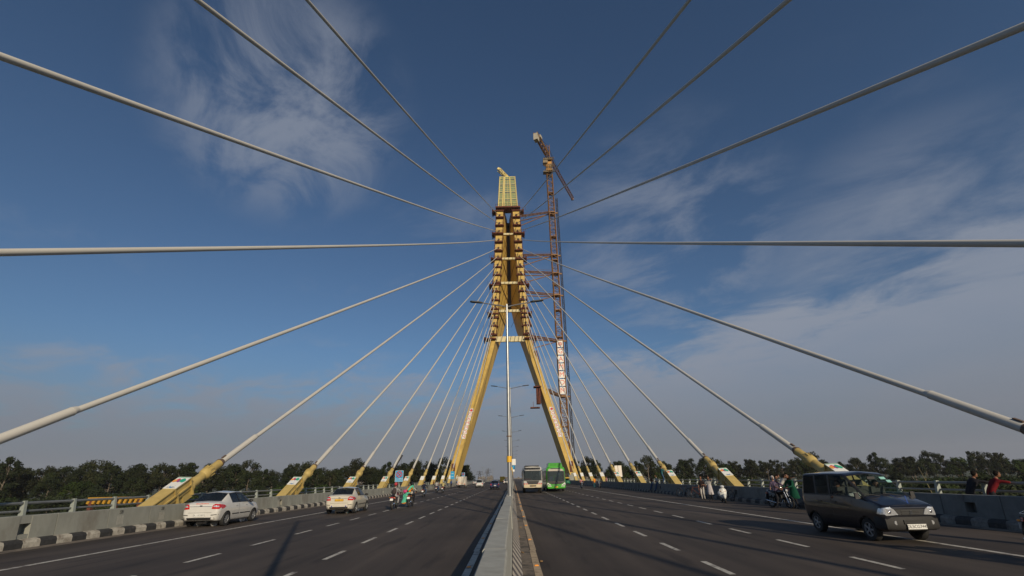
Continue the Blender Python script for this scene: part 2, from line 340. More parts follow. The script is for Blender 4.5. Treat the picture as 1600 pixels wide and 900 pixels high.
# ---- roadside barriers and railings
def roadside(sd, lbl, rlbl):
    X = CX + sd * 15.9
    t = empty('roadside_barrier', (X, 0, 0), 0, lbl, 'barrier')
    W = lambda x, y, z: (sd * x, y, z)
    y = -20.2 + (0 if sd < 0 else .55); i = 0
    while y < 300:
        L = 2.25 if y < 115 else 22.5
        b = MB(); hole = (i % 9 == 7)
        pr = [(.06, 0), (.06, .25), (.14, .94), (.16, .96), (.40, .96), (.42, .94), (.42, 0)]
        ysq = (y + .014, y + L - .014)
        if i % 4 == 0 and y < 115:      # panel with a square drain window
            c = y + L * .5
            for (ya, yb) in ((ysq[0], c - .2), (c + .2, ysq[1])): b.rings([[W(p[0], yy, p[1]) for p in pr] for yy in (ya, yb)])
            b.hexa([W(.07, c - .2, 0), W(.41, c - .2, 0), W(.41, c + .2, 0), W(.07, c + .2, 0), W(.095, c - .2, .40), W(.41, c - .2, .40), W(.41, c + .2, .40), W(.095, c + .2, .40)])
            b.hexa([W(.122, c - .2, .72), W(.41, c - .2, .72), W(.41, c + .2, .72), W(.122, c + .2, .72), W(.155, c - .2, .958), W(.41, c - .2, .958), W(.41, c + .2, .958), W(.155, c + .2, .958)])
            b.box(W(.39, c, .55), (.03, .44, .4))
        else: b.rings([[W(p[0], yy, p[1]) for p in pr] for yy in ysq])
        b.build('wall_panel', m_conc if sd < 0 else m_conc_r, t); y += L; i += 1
    b = MB(); y = -15; i = 0
    while y < 200:
        b.mi = i % 2
        pr = [(-.16, 0), (-.15, .16), (-.10, .235), (.058, .27), (.058, 0)]
        b.rings([[W(p[0], yy, p[1]) for p in pr] for yy in (y, y + .597)]); y += .6; i += 1
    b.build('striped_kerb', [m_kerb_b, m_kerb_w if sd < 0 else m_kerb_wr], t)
    b = MB()      # walkway slab behind the wall
    b.box((sd * 1.4, 130, .03), (1.9, 330, .06)); b.build('walkway', m_conc, t)
    X2 = CX + sd * 17.95
    r = empty('railing', (X2, 0, 0), 0, rlbl, 'railing')
    b = MB()
    for z, q in ((1.29, .05), (1.02, .04)):
        b.tube([(0, -16, z), (0, 330, z)], q, 8)
    b.build('rail', m_rail, r, 40)
    y = -14.6 + (.1 if sd < 0 else .2); p0 = None
    while y < 190:
        if p0 is None:
            b = MB(); t_ = .05
            o = [(.32, .0), (.02, .0), (-.07, 1.36), (.05, 1.38)]
            b.prism([(sd * -a, c) for a, c in o], lambda u, v: (u, 0, v), (0, .11, 0))
            b.box((0, 0, .03), (.7, .2, .05)); p0 = b.build('post', m_post, r)
        else:
            p0 = p0.copy(); col.objects.link(p0)
        p0.location = (0, y, 0); y += 2.07 if y < 150 else 4.14
    return t, r
Lb, Lr = roadside(-1, 'grey concrete wall with black and white kerb along the left carriageway', 'grey steel railing of two tubes on wedge posts at the left deck edge')
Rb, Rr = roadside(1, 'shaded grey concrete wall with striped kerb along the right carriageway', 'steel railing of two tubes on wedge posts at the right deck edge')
# worn stencil lettering on the left wall
m_sten = mat('stencil_grey', (.10, .10, .09), .9, 0, .25, 25)
for yy in (20.9, 23.3, 27.9, 34.6):
    b = MB(); Z = Matrix.Rotation(pi / 2, 3, 'Z') @ Matrix.Rotation(pi / 2, 3, 'X')
    f = lambda v: V((Lb.location.x - .10 - (.0), 0, 0)) + V((.0, 0, 0)) + Z @ V((v.x, v.y, v.z))
    b2 = MB()
    for k in range(7):
        zt = .70 - rnd.uniform(0, .04); wx = -.06 - .08 * (zt - .33) / .69; y_ = yy - .16 + .05 * k
        b2.mesh([(-.055 - .08 * (.36 - .25) / .69, y_, .36), (-.055 - .08 * (.36 - .25) / .69, y_ + .018, .36), (-.055 - .08 * (zt - .25) / .69, y_ + .018, zt), (-.055 - .08 * (zt - .25) / .69, y_, zt)], [(0, 1, 2, 3)])
    for q, (s_, zz_, hh) in enumerate((('SB', .82, .19),)):
        wx = -.06 - .08 * (zz_ - .25) / .69
        b.text(s_, hh, lambda v, wx=wx, zz_=zz_: V((wx + .016, yy, zz_)) + Z @ V((v.x, v.y, v.z * .3)))
    o = b.build('stencil_lettering', m_sten, Lb); b2.build('scuff_marks', mat('scuff_pale', (.48, .46, .40), .9, 0, .3, 25), Lb)

# ================================================================ PYLON
TZ = [-7, 1.7, 47.7, 52, 58, 64.5, 70, 80, 91, 119, 121]
TY = [139.5, 144.3, 170, 172, 173.8, 175, 176.2, 178.3, 181, 186, 186.2]
TO = [21.5, 19.5, 8.9, 8.1, 7.7, 7.3, 7.1, 6.75, 6.3, 5.45, 5.4]
TI = [19.0, 17.1, 6.5, 5.7, 5.1, 4.6, 4.3, 3.8, 3.2, 2.1, 2.0]
TB = [18.2, 16.2, 5.2, 4.1, 2.7, 1.4, .55, .55, .55, .5, .5]
TD = [5, 5, 5.5, 6.5, 8.5, 11, 12, 12, 12, 11, 11]
tw = empty('bridge_pylon', (CX, 144, 0), 0, 'tall cream yellow A-shaped steel bridge tower with a glass cap at its top', 'bridge tower')
O = V((0, -144, 0))
def tint_(z, T): return interp(z, TZ, T)
for sd in (-1, 1):
    for nm, zs in (('leg', [-7, 1.7, 12, 24, 36, 47.7, 52]), ('column', [52.01, 58, 64.5, 70, 80, 91, 105, 119, 121])):
        b = MB(); rr = []
        for z in zs:
            Y, o_, i_, k_, d_ = [tint_(z, T) for T in (TY, TO, TI, TB, TD)]
            rr.append([V((sd * o_, Y, z)) + O, V((sd * i_, Y, z)) + O, V((sd * k_, Y + d_, z)) + O, V((sd * (o_ - .7), Y + d_, z)) + O])
        b.rings(rr)
        # plate seams as thin ribs
        for z in ([4 + 5.2 * q for q in range(9)] if nm == 'leg' else []):
            Y, o_, i_ = [tint_(z, T) for T in (TY, TO, TI)]
            b.hexa([V((sd * (o_ + .03), Y - .03, z)) + O, V((sd * (i_ - .03), Y - .03, z)) + O, V((sd * (i_ - .03), Y + .2, z)) + O, V((sd * (o_ + .03), Y + .2, z)) + O,
                    V((sd * (o_ + .03), Y - .0, z + .1)) + O, V((sd * (i_ - .03), Y - .0, z + .1)) + O, V((sd * (i_ - .03), Y + .2, z + .1)) + O, V((sd * (o_ + .03), Y + .2, z + .1)) + O])
        b.build(nm, m_yel, tw)
        if nm == 'leg':
            b = MB(); z = 4.6; Y = tint_(z, TY); xm = (tint_(z, TO) + tint_(z, TI)) / 2
            b.box(V((sd * xm, Y - .02, z)) + O, (1.1, .5, 3.4), rot=(radians(-29), 0, 0)); b.build('access_door', m_rust, tw)
            b = MB(); b.box(V((sd * xm, Y - 3.2, 1.2)) + O, (2.6, .8, 2.4)); b.box(V((sd * xm, Y - 3.2, 2.6)) + O, (1.2, .5, .5)); b.build('leg_base_box', m_conc, tw)
            # lettering running down the front face
            bb = MB(); bp = MB()
            for q, chh in enumerate(['*', 'G', 'A', 'M', 'M', 'O', 'N']):
                t = q / 6; z = 22.9 * (1 - t) + 14.2 * t; Y = tint_(z, TY); o_, i_ = tint_(z, TO), tint_(z, TI); xm = (o_ + i_) / 2
                ex = V((1, 0, 0)); ez = V((0, .56, 1)).normalized(); nrm = ex.cross(ez); c = V((sd * xm, Y, z)) + O + nrm * .05
                F = lambda v, c=c: c + ex * v.x + ez * v.y + nrm * (v.z + .03)
                bp.mesh([F(V((x, y, 0))) for x, y in ((-.68, -.74), (.68, -.74), (.68, .74), (-.68, .74))], [(0, 1, 2, 3)])
                if chh == '*':
                    bb.mesh([F(V((.5 * cos(a), .5 * sin(a), .02))) for a in (pi / 2, pi / 2 + 2.1, pi / 2 + 4.2)], [(0, 1, 2)])
                    bb.tube([F(V((.42 * cos(a), .42 * sin(a), .03))) for a in [k * pi / 8 for k in range(17)]], .09, 4)
                else: bb.text(chh, 1.55, F, .01)
            pl = bp.build('letter_panel', m_white, tw); bb.build('lettering', m_red, pl)
b = MB(); rr = []
for z in (69.5, 91, 119):
    Y, d_ = interp(z, TZ, TY), interp(z, TZ, TD); rr.append([V((x, Y + d_ - y_, z)) + O for x, y_ in ((-.7, .5), (.7, .5), (.7, .1), (-.7, .1))])
b.rings(rr); b.build('recess_panel', m_dark, tw)
# glass cap
b = MB(); gz0, gz1 = 121.6, 141.6
def capc(z):
    t = (z - gz0) / (gz1 - gz0); h = 4.6 + (3.75 - 4.6) * t; Y = 185.8 + 3.8 * t
    return h, Y
rr = []
for z in (gz0, gz1):
    h, Y = capc(z); rr.append([V((-h, Y, z)) + O, V((h, Y, z)) + O, V((h * .8, Y + 6, z)) + O, V((-h * .8, Y + 6, z)) + O])
b.rings(rr); gl = b.build('glass_cap', m_glasspan, tw)
b = MB()
for q in range(17):
    z = gz0 + (gz1 - gz0) * q / 16; h, Y = capc(z); th = .16 if q % 4 else .3
    b.box(V((0, Y, z)) + O, (2 * h + .1, .2, th))
    b.box(V((-h, Y + 3, z)) + O, (.16, 6, th)); b.box(V((h, Y + 3, z)) + O, (.16, 6, th))
for u in (-1, -.58, -.42, .0, .32, .40, 1):
    w = .16 if u in (0,) else .3
    h0, Y0 = capc(gz0); h1, Y1 = capc(gz1)
    b.tube([V((u * h0, Y0 - .05, gz0)) + O, V((u * h1 * (1 if abs(u) == 1 else .8), Y1 - .05, gz1 + .1)) + O], w if u < 0 or u == 1 else w * .6, 4)
b.build('mullion', mat('mullion_cream', (.60, .49, .20), .6, 0, .06, 2), gl)
b = MB()
for q in (3, 7, 11, 14):
    z = gz0 + (gz1 - gz0) * q / 16 + .5
    h, Y = capc(z)
    for (u0, u1) in ((-.9, -.66), (-.30, .26), (.5, .9)): b.box(V(((u0 + u1) / 2 * h, Y - .12, z)) + O, ((u1 - u0) * h, .1, .35))
b.build('vent_slot', mat('slot_blue', (.05, .08, .12), .3, 0, .1, 3), gl)
b = MB(); h, Y = capc(gz1)
b.lattice(V((.6, Y + 2, gz1)) + O, V((-4.2, Y - .5, gz1 + 4.2)) + O, 1.5, 1.3, 6, .12, ch=.26)
b.box(V((-1.2, Y + 1, gz1 + 1.9)) + O, (3.6, .35, 1.0), rot=(0, radians(45), 0)); b.box(V((-4.3, Y - .6, gz1 + 4.5)) + O, (1.1, .8, 1.2), rot=(0, radians(30), 0))
b.box(V((1.2, Y + 2, gz1 + .4)) + O, (2.4, 2, .8))
b.build('roof_derrick', mat('derrick_yellow', (.72, .58, .22), .5, 0, .15, 2), tw)
# cable anchor boxes, scaffold platforms, cross beams
ky, kz = [330, 405, 487, 530], [119.1, 91.2, 64.5, 52]
KZ = [interp(337 + 12.9 * k, ky, kz) for k in range(15)]
for sd in (-1, 1):
    for k, z in enumerate(KZ):
        Y, o_, i_ = [tint_(z, T) for T in (TY, TO, TI)]; xm = sd * (o_ + i_) / 2; w = o_ - i_
        r_ = random.Random(k * 3 + sd)
        b = MB(); b.hexa([V((xm - w / 2 + .15, Y - 1.1, z - 1.2)) + O, V((xm + w / 2 - .15, Y - 1.1, z - 1.2)) + O, V((xm + w / 2 - .15, Y, z - 1.2)) + O, V((xm - w / 2 + .15, Y, z - 1.2)) + O,
                         V((xm - w / 2 + .15, Y - .5, z + 1.9)) + O, V((xm + w / 2 - .15, Y - .5, z + 1.9)) + O, V((xm + w / 2 - .15, Y + .4, z + 2)) + O, V((xm - w / 2 + .15, Y + .4, z + 2)) + O])
        b.mi = 1; b.lathe([(.42, -.2), (.42, .4)], V((xm, Y - 1.1, z - .3)) + O, 'Y', 10)
        b.build('anchor_box', [m_yel, m_dark], tw)
        b = MB(); b.box(V((xm, Y - 1.0, z - 1.75)) + O, (w + .5 + r_.uniform(0, .4), 1.9, .3))
        b.box(V((xm + sd * (w / 2 + .15), Y - .5, z + .3)) + O, (.18, .5, 4.2)); b.box(V((xm - sd * (w / 2 + .12), Y - .6, z)) + O, (.16, .5, 4.4))
        b.box(V((xm + r_.uniform(-.5, .5), Y - 1.2, z - 1.35)) + O, (w * .7, .7, .5))
        for u in (-.55, .0, .55): b.tube([V((xm + u * w * 1.05, Y - 1.9, z - 1.8)) + O, V((xm + u * w * 1.05, Y - 1.9, z - .4)) + O], .05, 4)
        b.tube([V((xm - w * .6, Y - 1.9, z - .55)) + O, V((xm + w * .6, Y - 1.9, z - .5)) + O], .05, 4)
        b.build('scaffold_bracket', m_rust, tw)
    for yp in (331, 367, 405, 448, 491, 531):
        z = interp(yp, ky, kz); Y, o_, i_ = [tint_(z, T) for T in (TY, TO, TI)]; xm = sd * (o_ + i_) / 2; w = o_ - i_
        big = 1.6 if yp in (331, 531) else 1.2
        b = MB(); b.box(V((xm + sd * big * .5, Y + .6, z)) + O, (w + 1.3 * big, 4.4, .45))
        for q in range(7):
            x = xm - w * .6 + (w + 2 * big) * q / 6 * sd + (w * 1.2 if sd < 0 else 0)
            b.tube([V((x, Y - 1.6, z)) + O, V((x, Y - 1.6, z + 1.5)) + O], .06, 4)
        x = xm + sd * (w / 2 + big * 1.1); b.lattice(V((x, Y - 1.5, z - .2)) + O, V((x, Y + 2.5, z - .2)) + O, .5, 1.5, 4, .07)
        b.tube([V((xm - sd * w * .6, Y - 1.6, z + 1.4)) + O, V((xm + sd * (w / 2 + big), Y - 1.6, z + 1.4)) + O], .06, 4)
        b.build('work_platform', m_rust, tw)
m_beam = mat('beam_cream', (.62, .53, .30), .6, 0, .08, 2)
for yp, th in ((367, .8), (404, .9), (444, .9), (486, 1.0), (530, 2.1)):
    z = interp(yp, ky, kz); Y, i_ = tint_(z, TY), tint_(z, TI)
    b = MB(); b.box(V((0, Y + .2, z)) + O, (2 * i_ + .2, .9, th))
    for u in (-.6, -.2, .2, .6): b.box(V((u * i_, Y + .2, z)) + O, (.25, 1.1, th + .14))
    b.build('cross_beam', m_beam, tw)
b = MB()
for yp in (395, 434, 470):
    z = interp(yp, ky, kz); Y, i_ = tint_(z, TY), tint_(z, TI)
    for sd in (-1, 1):
        b.tube([V((0, Y + 10.5, z + 2.5)) + O, V((sd * (i_ + .3), Y, z - 4)) + O], .09, 5); b.tube([V((sd * (i_ + .2), Y, z - 3)) + O, V((sd * .5, Y + 9, z - 9)) + O], .07, 5)
b.build('bracing_rod', m_dark, tw)
b = MB(); z = 120.2; Y = 186
b.box(V((0, Y - .2, z)) + O, (11.6, 4.6, .7)); b.box(V((0, Y + .6, z + 1.0)) + O, (4.4, 2, 1.1))
for q in range(14): b.tube([V((-5.8 + q * .89, Y - 2.4, z)) + O, V((-5.8 + q * .89, Y - 2.4, z + (1.6 + .8 * (q % 2)))) + O], .06, 4)
b.tube([V((-5.8, Y - 2.4, z + 1.4)) + O, V((5.8, Y - 2.4, z + 1.4)) + O], .06, 4)
b.build('top_platform', m_rust, tw)
# hanging work cradle on the right leg
b = MB(); z = 31; Y, i_, o_ = tint_(z, TY), tint_(z, TI), tint_(z, TO)
b.box(V((i_ - 1.2, Y - .5, z)) + O, (2.6, 3, .35)); b.box(V((i_ - .9, Y, z - 3)) + O, (1.4, 2.2, 5.5)); b.box(V((i_ - 2.2, Y, z - 7)) + O, (3.2, 2, .35)); b.box(V((i_ - 2.8, Y - .6, z - 6)) + O, (.12, .12, 2))
b.build('work_cradle', m_rust, tw)
for z in (44, 51.5, 60):
    b = MB(); Y, o_ = tint_(z, TY), tint_(z, TO); b.box(V((o_ + .3, Y + 1, z)) + O, (.9, 2, 4.4), rot=(radians(-20), radians(-12), 0)); b.build('climbing_cage', m_rust, tw)

# ================================================================ STAY CABLES
def emblem(b, F, s):
    for j, (a, r, ci) in enumerate([(-.38, .13, 0), (-.20, .15, 1), (-.02, .13, 2), (.17, .17, 3), (.30, .15, 3), (.12, .13, 3), (-.30, .10, 0)]):
        b.mi = ci; y = .12 + .06 * (j % 2)
        b.mesh([F(V((a * s + r * s * cos(2 * pi * k / 10), y * s + r * .85 * s * sin(2 * pi * k / 10), .012 + .001 * j))) for k in range(10)], [tuple(range(10))])
    b.mi = 4; pts = [(.02 + .17 * cos(t), -.20 + .17 * sin(t)) for t in [pi * (1.0 + .13 * k) for k in range(9)]]
    for (x0, y0), (x1, y1) in zip(pts, pts[1:]):
        b.mesh([F(V((x0 * s, y0 * s, .02))), F(V((x1 * s, y1 * s, .02))), F(V((x1 * s * .9, (y1 - .07) * s, .02))), F(V((x0 * s * .9, (y0 - .07) * s, .02)))], [(0, 1, 2, 3)])
m_emb = [mat('emb_orange', (.8, .35, .08), .5), mat('emb_red', (.6, .08, .08), .5), mat('emb_purple', (.25, .06, .25), .5), mat('emb_green', (.03, .35, .22), .5), mat('emb_blue', (.03, .2, .5), .5), m_ink]
ords = ['first', 'second', 'third', 'fourth', 'fifth', 'sixth', 'seventh', 'eighth', 'ninth', 'tenth']
where = {
 4: {-1: 'pale stay cable leaving the left edge of the photo just above the treeline', 1: 'pale stay cable leaving the right edge of the photo above the leaning men'},
 5: {-1: 'pale stay cable with big yellow anchor rising behind the white sedan', 1: 'pale stay cable with big yellow anchor rising behind the dark van'},
 6: {-1: 'pale stay cable with yellow anchor just left of the white taxi', 1: 'pale stay cable with yellow anchor behind the parked white scooter'},
 7: {-1: 'pale stay cable with yellow anchor behind the roof of the white taxi', 1: 'pale stay cable with yellow anchor beside the man standing on the wall'},
 8: {-1: 'pale stay cable with yellow anchor just left of the blue no-stopping sign', 1: 'pale stay cable anchored between the man on the wall and the white sign board'},
 9: {-1: 'pale stay cable with yellow anchor just right of the blue no-stopping sign', 1: 'pale stay cable with yellow anchor behind the white sign board'}}
for sd in (-1, 1):
    for k in range(15):
        Yk = -43.9 + 13.55 * k + {(1, 3): 1.3, (-1, 3): .6, (1, 4): .5, (-1, 4): .25, (1, 2): .5, (-1, 2): .5}.get((sd, k), 0)
        A = V((CX + sd * 17.15, Yk, .35)); z = KZ[k]; o_, i_, Yt = [tint_(z, T) for T in (TO, TI, TY)]
        T = V((CX + sd * (o_ * .62 + i_ * .38), Yt - .8, z - .3)); D = T - A; Ln = D.length; d = D / Ln
        side = 'left' if sd < 0 else 'right'
        if k in where: lb = where[k][sd]
        elif k < 4: lb = '%s of the four stay cables overhead on the %s' % (['steepest', 'second steepest', 'third steepest', 'nearly level one'][k], side)
        else: lb = 'thin %s stay cable, %s one counted outward from the %s pylon leg' % (side, ords[14 - k] , side)
        t = empty('stay_cable', A, 0, lb, 'stay cable', 'stay cables fanning from the pylon')
        far = k >= 10
        b = MB(); n = 12 if far else 32
        sag = lambda s_: V((0, 0, -1)) * (4 * s_ * (1 - s_) * .9 * (Ln / 250) ** 2)
        b.tube([d * (6.2 + (Ln - 6.2) * q / 90) + sag(q / 90) for q in range(91)], .125, n); b.build('sheath', m_cable, t, 40)
        x = V((1, 0, 0)); x = (x - d * x.dot(d)).normalized(); u = x.cross(d); u = -u if u.z < 0 else u   # x across, u up-normal
        Mx = Matrix((x, u, d)).transposed()
        P = lambda a, b_, c: x * a + u * b_ + d * c
        b = MB(); b.tube([d * 5.0, d * 8.4], .17, n); b.tube([d * 8.4, d * 8.6], [.175, .13], n); b.build('lower_sleeve', m_cable, t, 40)
        b = MB(); b.lathe([(.245, 5.06), (.245, 5.14), (.20, 5.20), (.185, 5.30)], axis='Z', n=n, M3=Mx); b.box(P(0, .20, 5.5), (.10, .05, .3), Mx); b.build('end_clamp', mat('clamp_brown', (.12, .08, .055), .7), t, 30)
        b = MB(); b.lathe([(.27, .2), (.27, 3.2), (.235, 3.3), (.23, 5.06)], axis='Z', n=n, M3=Mx); b.build('guide_pipe', m_yel2, t, 30)
        b = MB(); b.lathe([(.23, 3.72), (.31, 3.86), (.31, 4.06), (.28, 4.13), (.28, 4.33), (.23, 4.42)], axis='Z', n=n, M3=Mx)
        if not far:
            for q in range(10):
                a = 2 * pi * q / 10; b.box(P(.305 * cos(a), .305 * sin(a), 4.2), (.05, .05, .3), Mx @ Matrix.Rotation(a, 3, 'Z'))
        b.build('pipe_collar', m_yel2, t, 30)
        # anchor housing: top plate on two webs, ribs, end flange
        b = MB(); e_ = 2.65
        b.box(P(0, .56, e_ / 2 - .4), (.68, .05, e_ + .8), Mx)
        for q in (-.26, .26): b.box(P(q, .38, e_ / 2 - .4), (.04, .34, e_ + .74), Mx); b.box(P(q * 1.22, .20, e_ / 2 - .4), (.06, .07, e_ + .7), Mx); b.box(P(q * 1.2, .36, e_ - 1.1), (.06, .36, .08), Mx)
        b.box(P(0, .10, e_ - .06), (.72, .92, .07), Mx); b.box(P(0, .02, e_ - 1.0), (.66, .66, .08), Mx)
        b.box(P(0, -.42, 1.0), (.34, .5, e_ - .4), Mx)
        for q in (-.2, .2): b.box(P(q, -.25, e_ - .3), (.05, .5, .6), Mx)
        b.lathe([(.36, e_ - .02), (.36, e_ + .10)], axis='Z', n=n, M3=Mx)
        an = b.build('anchor_housing', m_yel2, t)
        F = lambda v: P(v.x * sd * (1 if x.x * sd > 0 else 1), .656 + v.z, e_ - .55 + v.y)
        b = MB(); b.mi = 0; b.box(P(0, .597, e_ - .57), (.70, .02, 1.05), Mx); pl = b.build('sign_plate', m_white, an)
        if k <= 9:
            b = MB(); F = lambda v: P(v.x * .6, .609 + v.z, e_ - .57 + v.y)
            emblem(b, F, 1.15); b.mi = 5; b.text('Delhi Tourism', .12, lambda v: F(V((v.x, v.y - .43, v.z))), .001); b.mi = 3; b.mesh([F(V(q)) for q in ((-.58, .46, .002), (.58, .46, .002), (.58, .5, .002), (-.58, .5, .002))], [(0, 1, 2, 3)])
            b.build('emblem', m_emb, pl)

# ================================================================ LAMP POSTS
def lamp_post():
    t = empty('lamp_post', (0, 0, .95))
    b = MB(); b.tube([(0, 0, 0), (0, 0, .02), (0, 0, .6), (0, 0, 5), (0, 0, 10.45)], [.125, .125, .11, .09, .06], 14); b.build('pole', m_lamp, t, 40)
    b = MB(); b.box((0, 0, .015), (.30, .38, .03))
    for sx in (-1, 1):
        for sy in (-1, 1): b.tube([(sx * .11, sy * .15, 0), (sx * .11, sy * .15, .09)], .016, 6)
    b.build('base_plate', m_lamp, t)
    b = MB(); b.tube([(0, 0, 1.62), (0, 0, 1.92)], .135, 14); b.build('number_tag', m_plate_y, t, 40)
    for sd in (-1, 1):
        b = MB(); b.tube([(0, 0, 10.32), (sd * .12, 0, 10.30), (sd * .3, 0, 10.36), (sd * 1.4, 0, 10.56)], [.05, .045, .038, .032], 8); b.build('arm', m_lamp, t, 40)
        b = MB(); b.rings([[(sd * x, s_ * w, 10.56 + .11 * (x - 1.3) + (h if s_ * q > 0 else -h * .5)) for s_, q in ((-1, -1), (1, 1), (1, -1), (-1, 1))] for x, w, h in ((1.4, .04, .03), (1.55, .10, .05), (2.1, .12, .04), (2.2, .08, .02))]); b.build('lantern', m_black, t)
    b = MB()
    for q in range(14):
        a = 2 * pi * q / 14
    b.lathe([(.13, 2.9), (.13, 2.94)], n=14); b.build('strap', mat('strap_rust', (.2, .1, .04), .7), t)
    return t
LP = [-1.5, 25.5] + [25.5 + 27 * k for k in range(1, 18)]
lp0 = lamp_post()
for i, y in enumerate(LP):
    o = lp0 if i == 0 else copy_tree(lp0)
    o.location = (CX + .02, y, .95)
    nm = ['tall grey double-armed lamp post behind the viewpoint casting a long shadow', 'nearest tall double-armed lamp post standing on the median with a yellow tag',
          'second double-armed lamp post on the median, half hidden by the nearest one', 'third double-armed lamp post along the median, its arms below the second'][i] if i < 4 else 'small distant double-armed lamp post in the line down the median'
    tag(o, nm, 'lamp post', 'lamp posts along the median' if i >= 4 else 'lamp posts on the median')
# ================================================================ CRANE
MX, MY = 20.5 , 185
cr = empty('tower_crane', (MX, MY, 0), 0, 'tall rusty orange tower crane tied to the right side of the pylon', 'tower crane')
b = MB(); b.lattice((0, 0, -6), (.0, 0, 148), 2.6, 2.6, 84, .10, u=(1, 0, 0), ch=.22)
for q in range(12): b.box((0, 0, 8 + q * 12), (2.7, 2.7, .25))
b.build('mast', m_cr_y, cr)
JD = V((24.9, 57, 0)).normalized(); JU = V((JD.y, -JD.x, 0))
b = MB(); b.box((0, 0, 141), (3.3, 3.3, 1.0)); b.box((0, 0, 144), (2.9, 2.9, 4)); b.box((0, 0, 147.5), (3.4, 3.4, .6)); b.box((-1.8, -1, 139.5), (2.6, 2.6, .4)); b.box((-1.8, -1, 146), (2.2, 2.4, 2.6))
for z in (139.7, 143, 147): b.lattice((-2.6, -2.3, z), (2.6, -2.3, z), .3, 1.2, 5, .05)
b.build('slewing_unit', mat('crane_dull', (.20, .16, .10), .7, 0, .3, 1, c2=(.5, .25, .05)), cr)
b = MB(); b.box((0, 1.5, 140.3), (2.4, 2, 2.2)); b.build('operator_cab', mat('cab_grey', (.3, .32, .33), .4, 0, .2, 1), cr)
b = MB(); b.lattice((0, 0, 148), JD * .3 + V((0, 0, 157)), 1.3, 1.3, 5, .09, u=(1, 0, 0), ch=.16); b.build('tower_top', m_cr_y, cr)
b = MB(); b.lattice(JD * 1.2 + V((0, 0, 149.6)), JD * 41.5 + V((0, 0, 150)), 1.6, 1.7, 30, .09, u=JU, ch=.20, tri=True); b.box(JD * 41.6 + V((0, 0, 150)), (1.4, .8, 1.4)); b.build('jib', m_cr_p, cr)
b = MB(); b.lattice(-JD * 1.2 + V((0, 0, 150)), -JD * 18 + V((0, 0, 150.2)), 1.8, 1.3, 12, .12, u=JU, ch=.26); b.build('counter_jib', m_cr_y, cr)
b = MB(); c = -JD * 17.8 + V((0, 0, 148.6)); R3 = Matrix((JU, JD, V((0, 0, 1)))).transposed()
for q in range(3): b.box(c + JD * q * .9, (2.0, .7, 3.6), R3)
b.box(-JD * 13.5 + V((0, 0, 151.2)) + JU * .6, (1.6, 2.2, 1.5), R3); b.build('counterweight', mat('cw_grey', (.42, .38, .30), .8, 0, .15, 1), cr)
b = MB()
for e_ in (JD * 30 + V((0, 0, 151)), JD * 14 + V((0, 0, 151)), -JD * 16 + V((0, 0, 151))): b.tube([JD * .3 + V((0, 0, 157)), e_], .07, 4)
b.tube([-JD * 1 + V((0, 0, 156)), -JD * 9 + V((0, 0, 151))], .06, 4); b.build('pendant_line', m_dark, cr)
bp = MB(); bl = MB()
for q, ch in enumerate(['*', 'G', 'A', 'M', 'M', 'O', 'N']):
    z = 52.9 - q * 3.2; bp.box((-.1, -1.4, z), (2.25, .08, 2.7)); F = lambda v: V((-.1 + v.x, -1.47 - v.z, z + v.y))
    if ch == '*': bl.tube([F(V((.75 * cos(a), .75 * sin(a), 0))) for a in [k * pi / 8 for k in range(17)]], .13, 4); bl.mesh([F(V((.6 * cos(a), .6 * sin(a), .03))) for a in (pi / 2, pi / 2 + 2.1, pi / 2 + 4.2)], [(0, 1, 2)])
    else: bl.text(ch, 2.7, F, .02)
pl = bp.build('letter_board', m_white, cr); bl.build('lettering', mat('letter_orange', (.65, .10, .03), .5), pl)
for yp, z in ((335, 117), (400, 94.5), (425, 85.5), (458, 75), (527, 54.5), (618, 31.5)):
    Y, o_, i_ = [interp(z, TZ, T) for T in (TY, TO, TI)]
    A_ = V((CX + o_ + .2 - MX, Y - MY - .3, z - 1.6)); B_ = V((-1, 0, z))
    b = MB(); b.box((0, 0, z), (3.1, 3.1, .5)); 
    b.lattice(A_ + V((0, -.8, 0)), B_ + V((0, -1, 0)), .7, .7, 8, .06, ch=.13); b.tube([A_ + V((0, 3.5, 0)), B_ + V((0, 1, 0))], .22, 6); b.tube([A_ + V((0, -.6, -5 if yp != 618 else -1)), B_ + V((0, 0, -.2))], .20, 6)
    b.tube([A_ + V((0, -1.2, 1.3)), B_ + V((0, -1.2, 1.3))], .05, 4); b.box((2.0, 0, z), (1.6, .5, .6))
    b.build('tie_frame', m_cr_y, cr)
b = MB(); b.lattice((0, 0, -6), (0, 0, 128.6), .75, .75, 90, .07, u=(1, 0, 0), ch=.11)
tag(b.build('hoist_mast', m_dark, loc=(24.2 - .4, 190, 0)), 'thin dark lattice hoist mast just right of the tower crane', 'hoist mast')

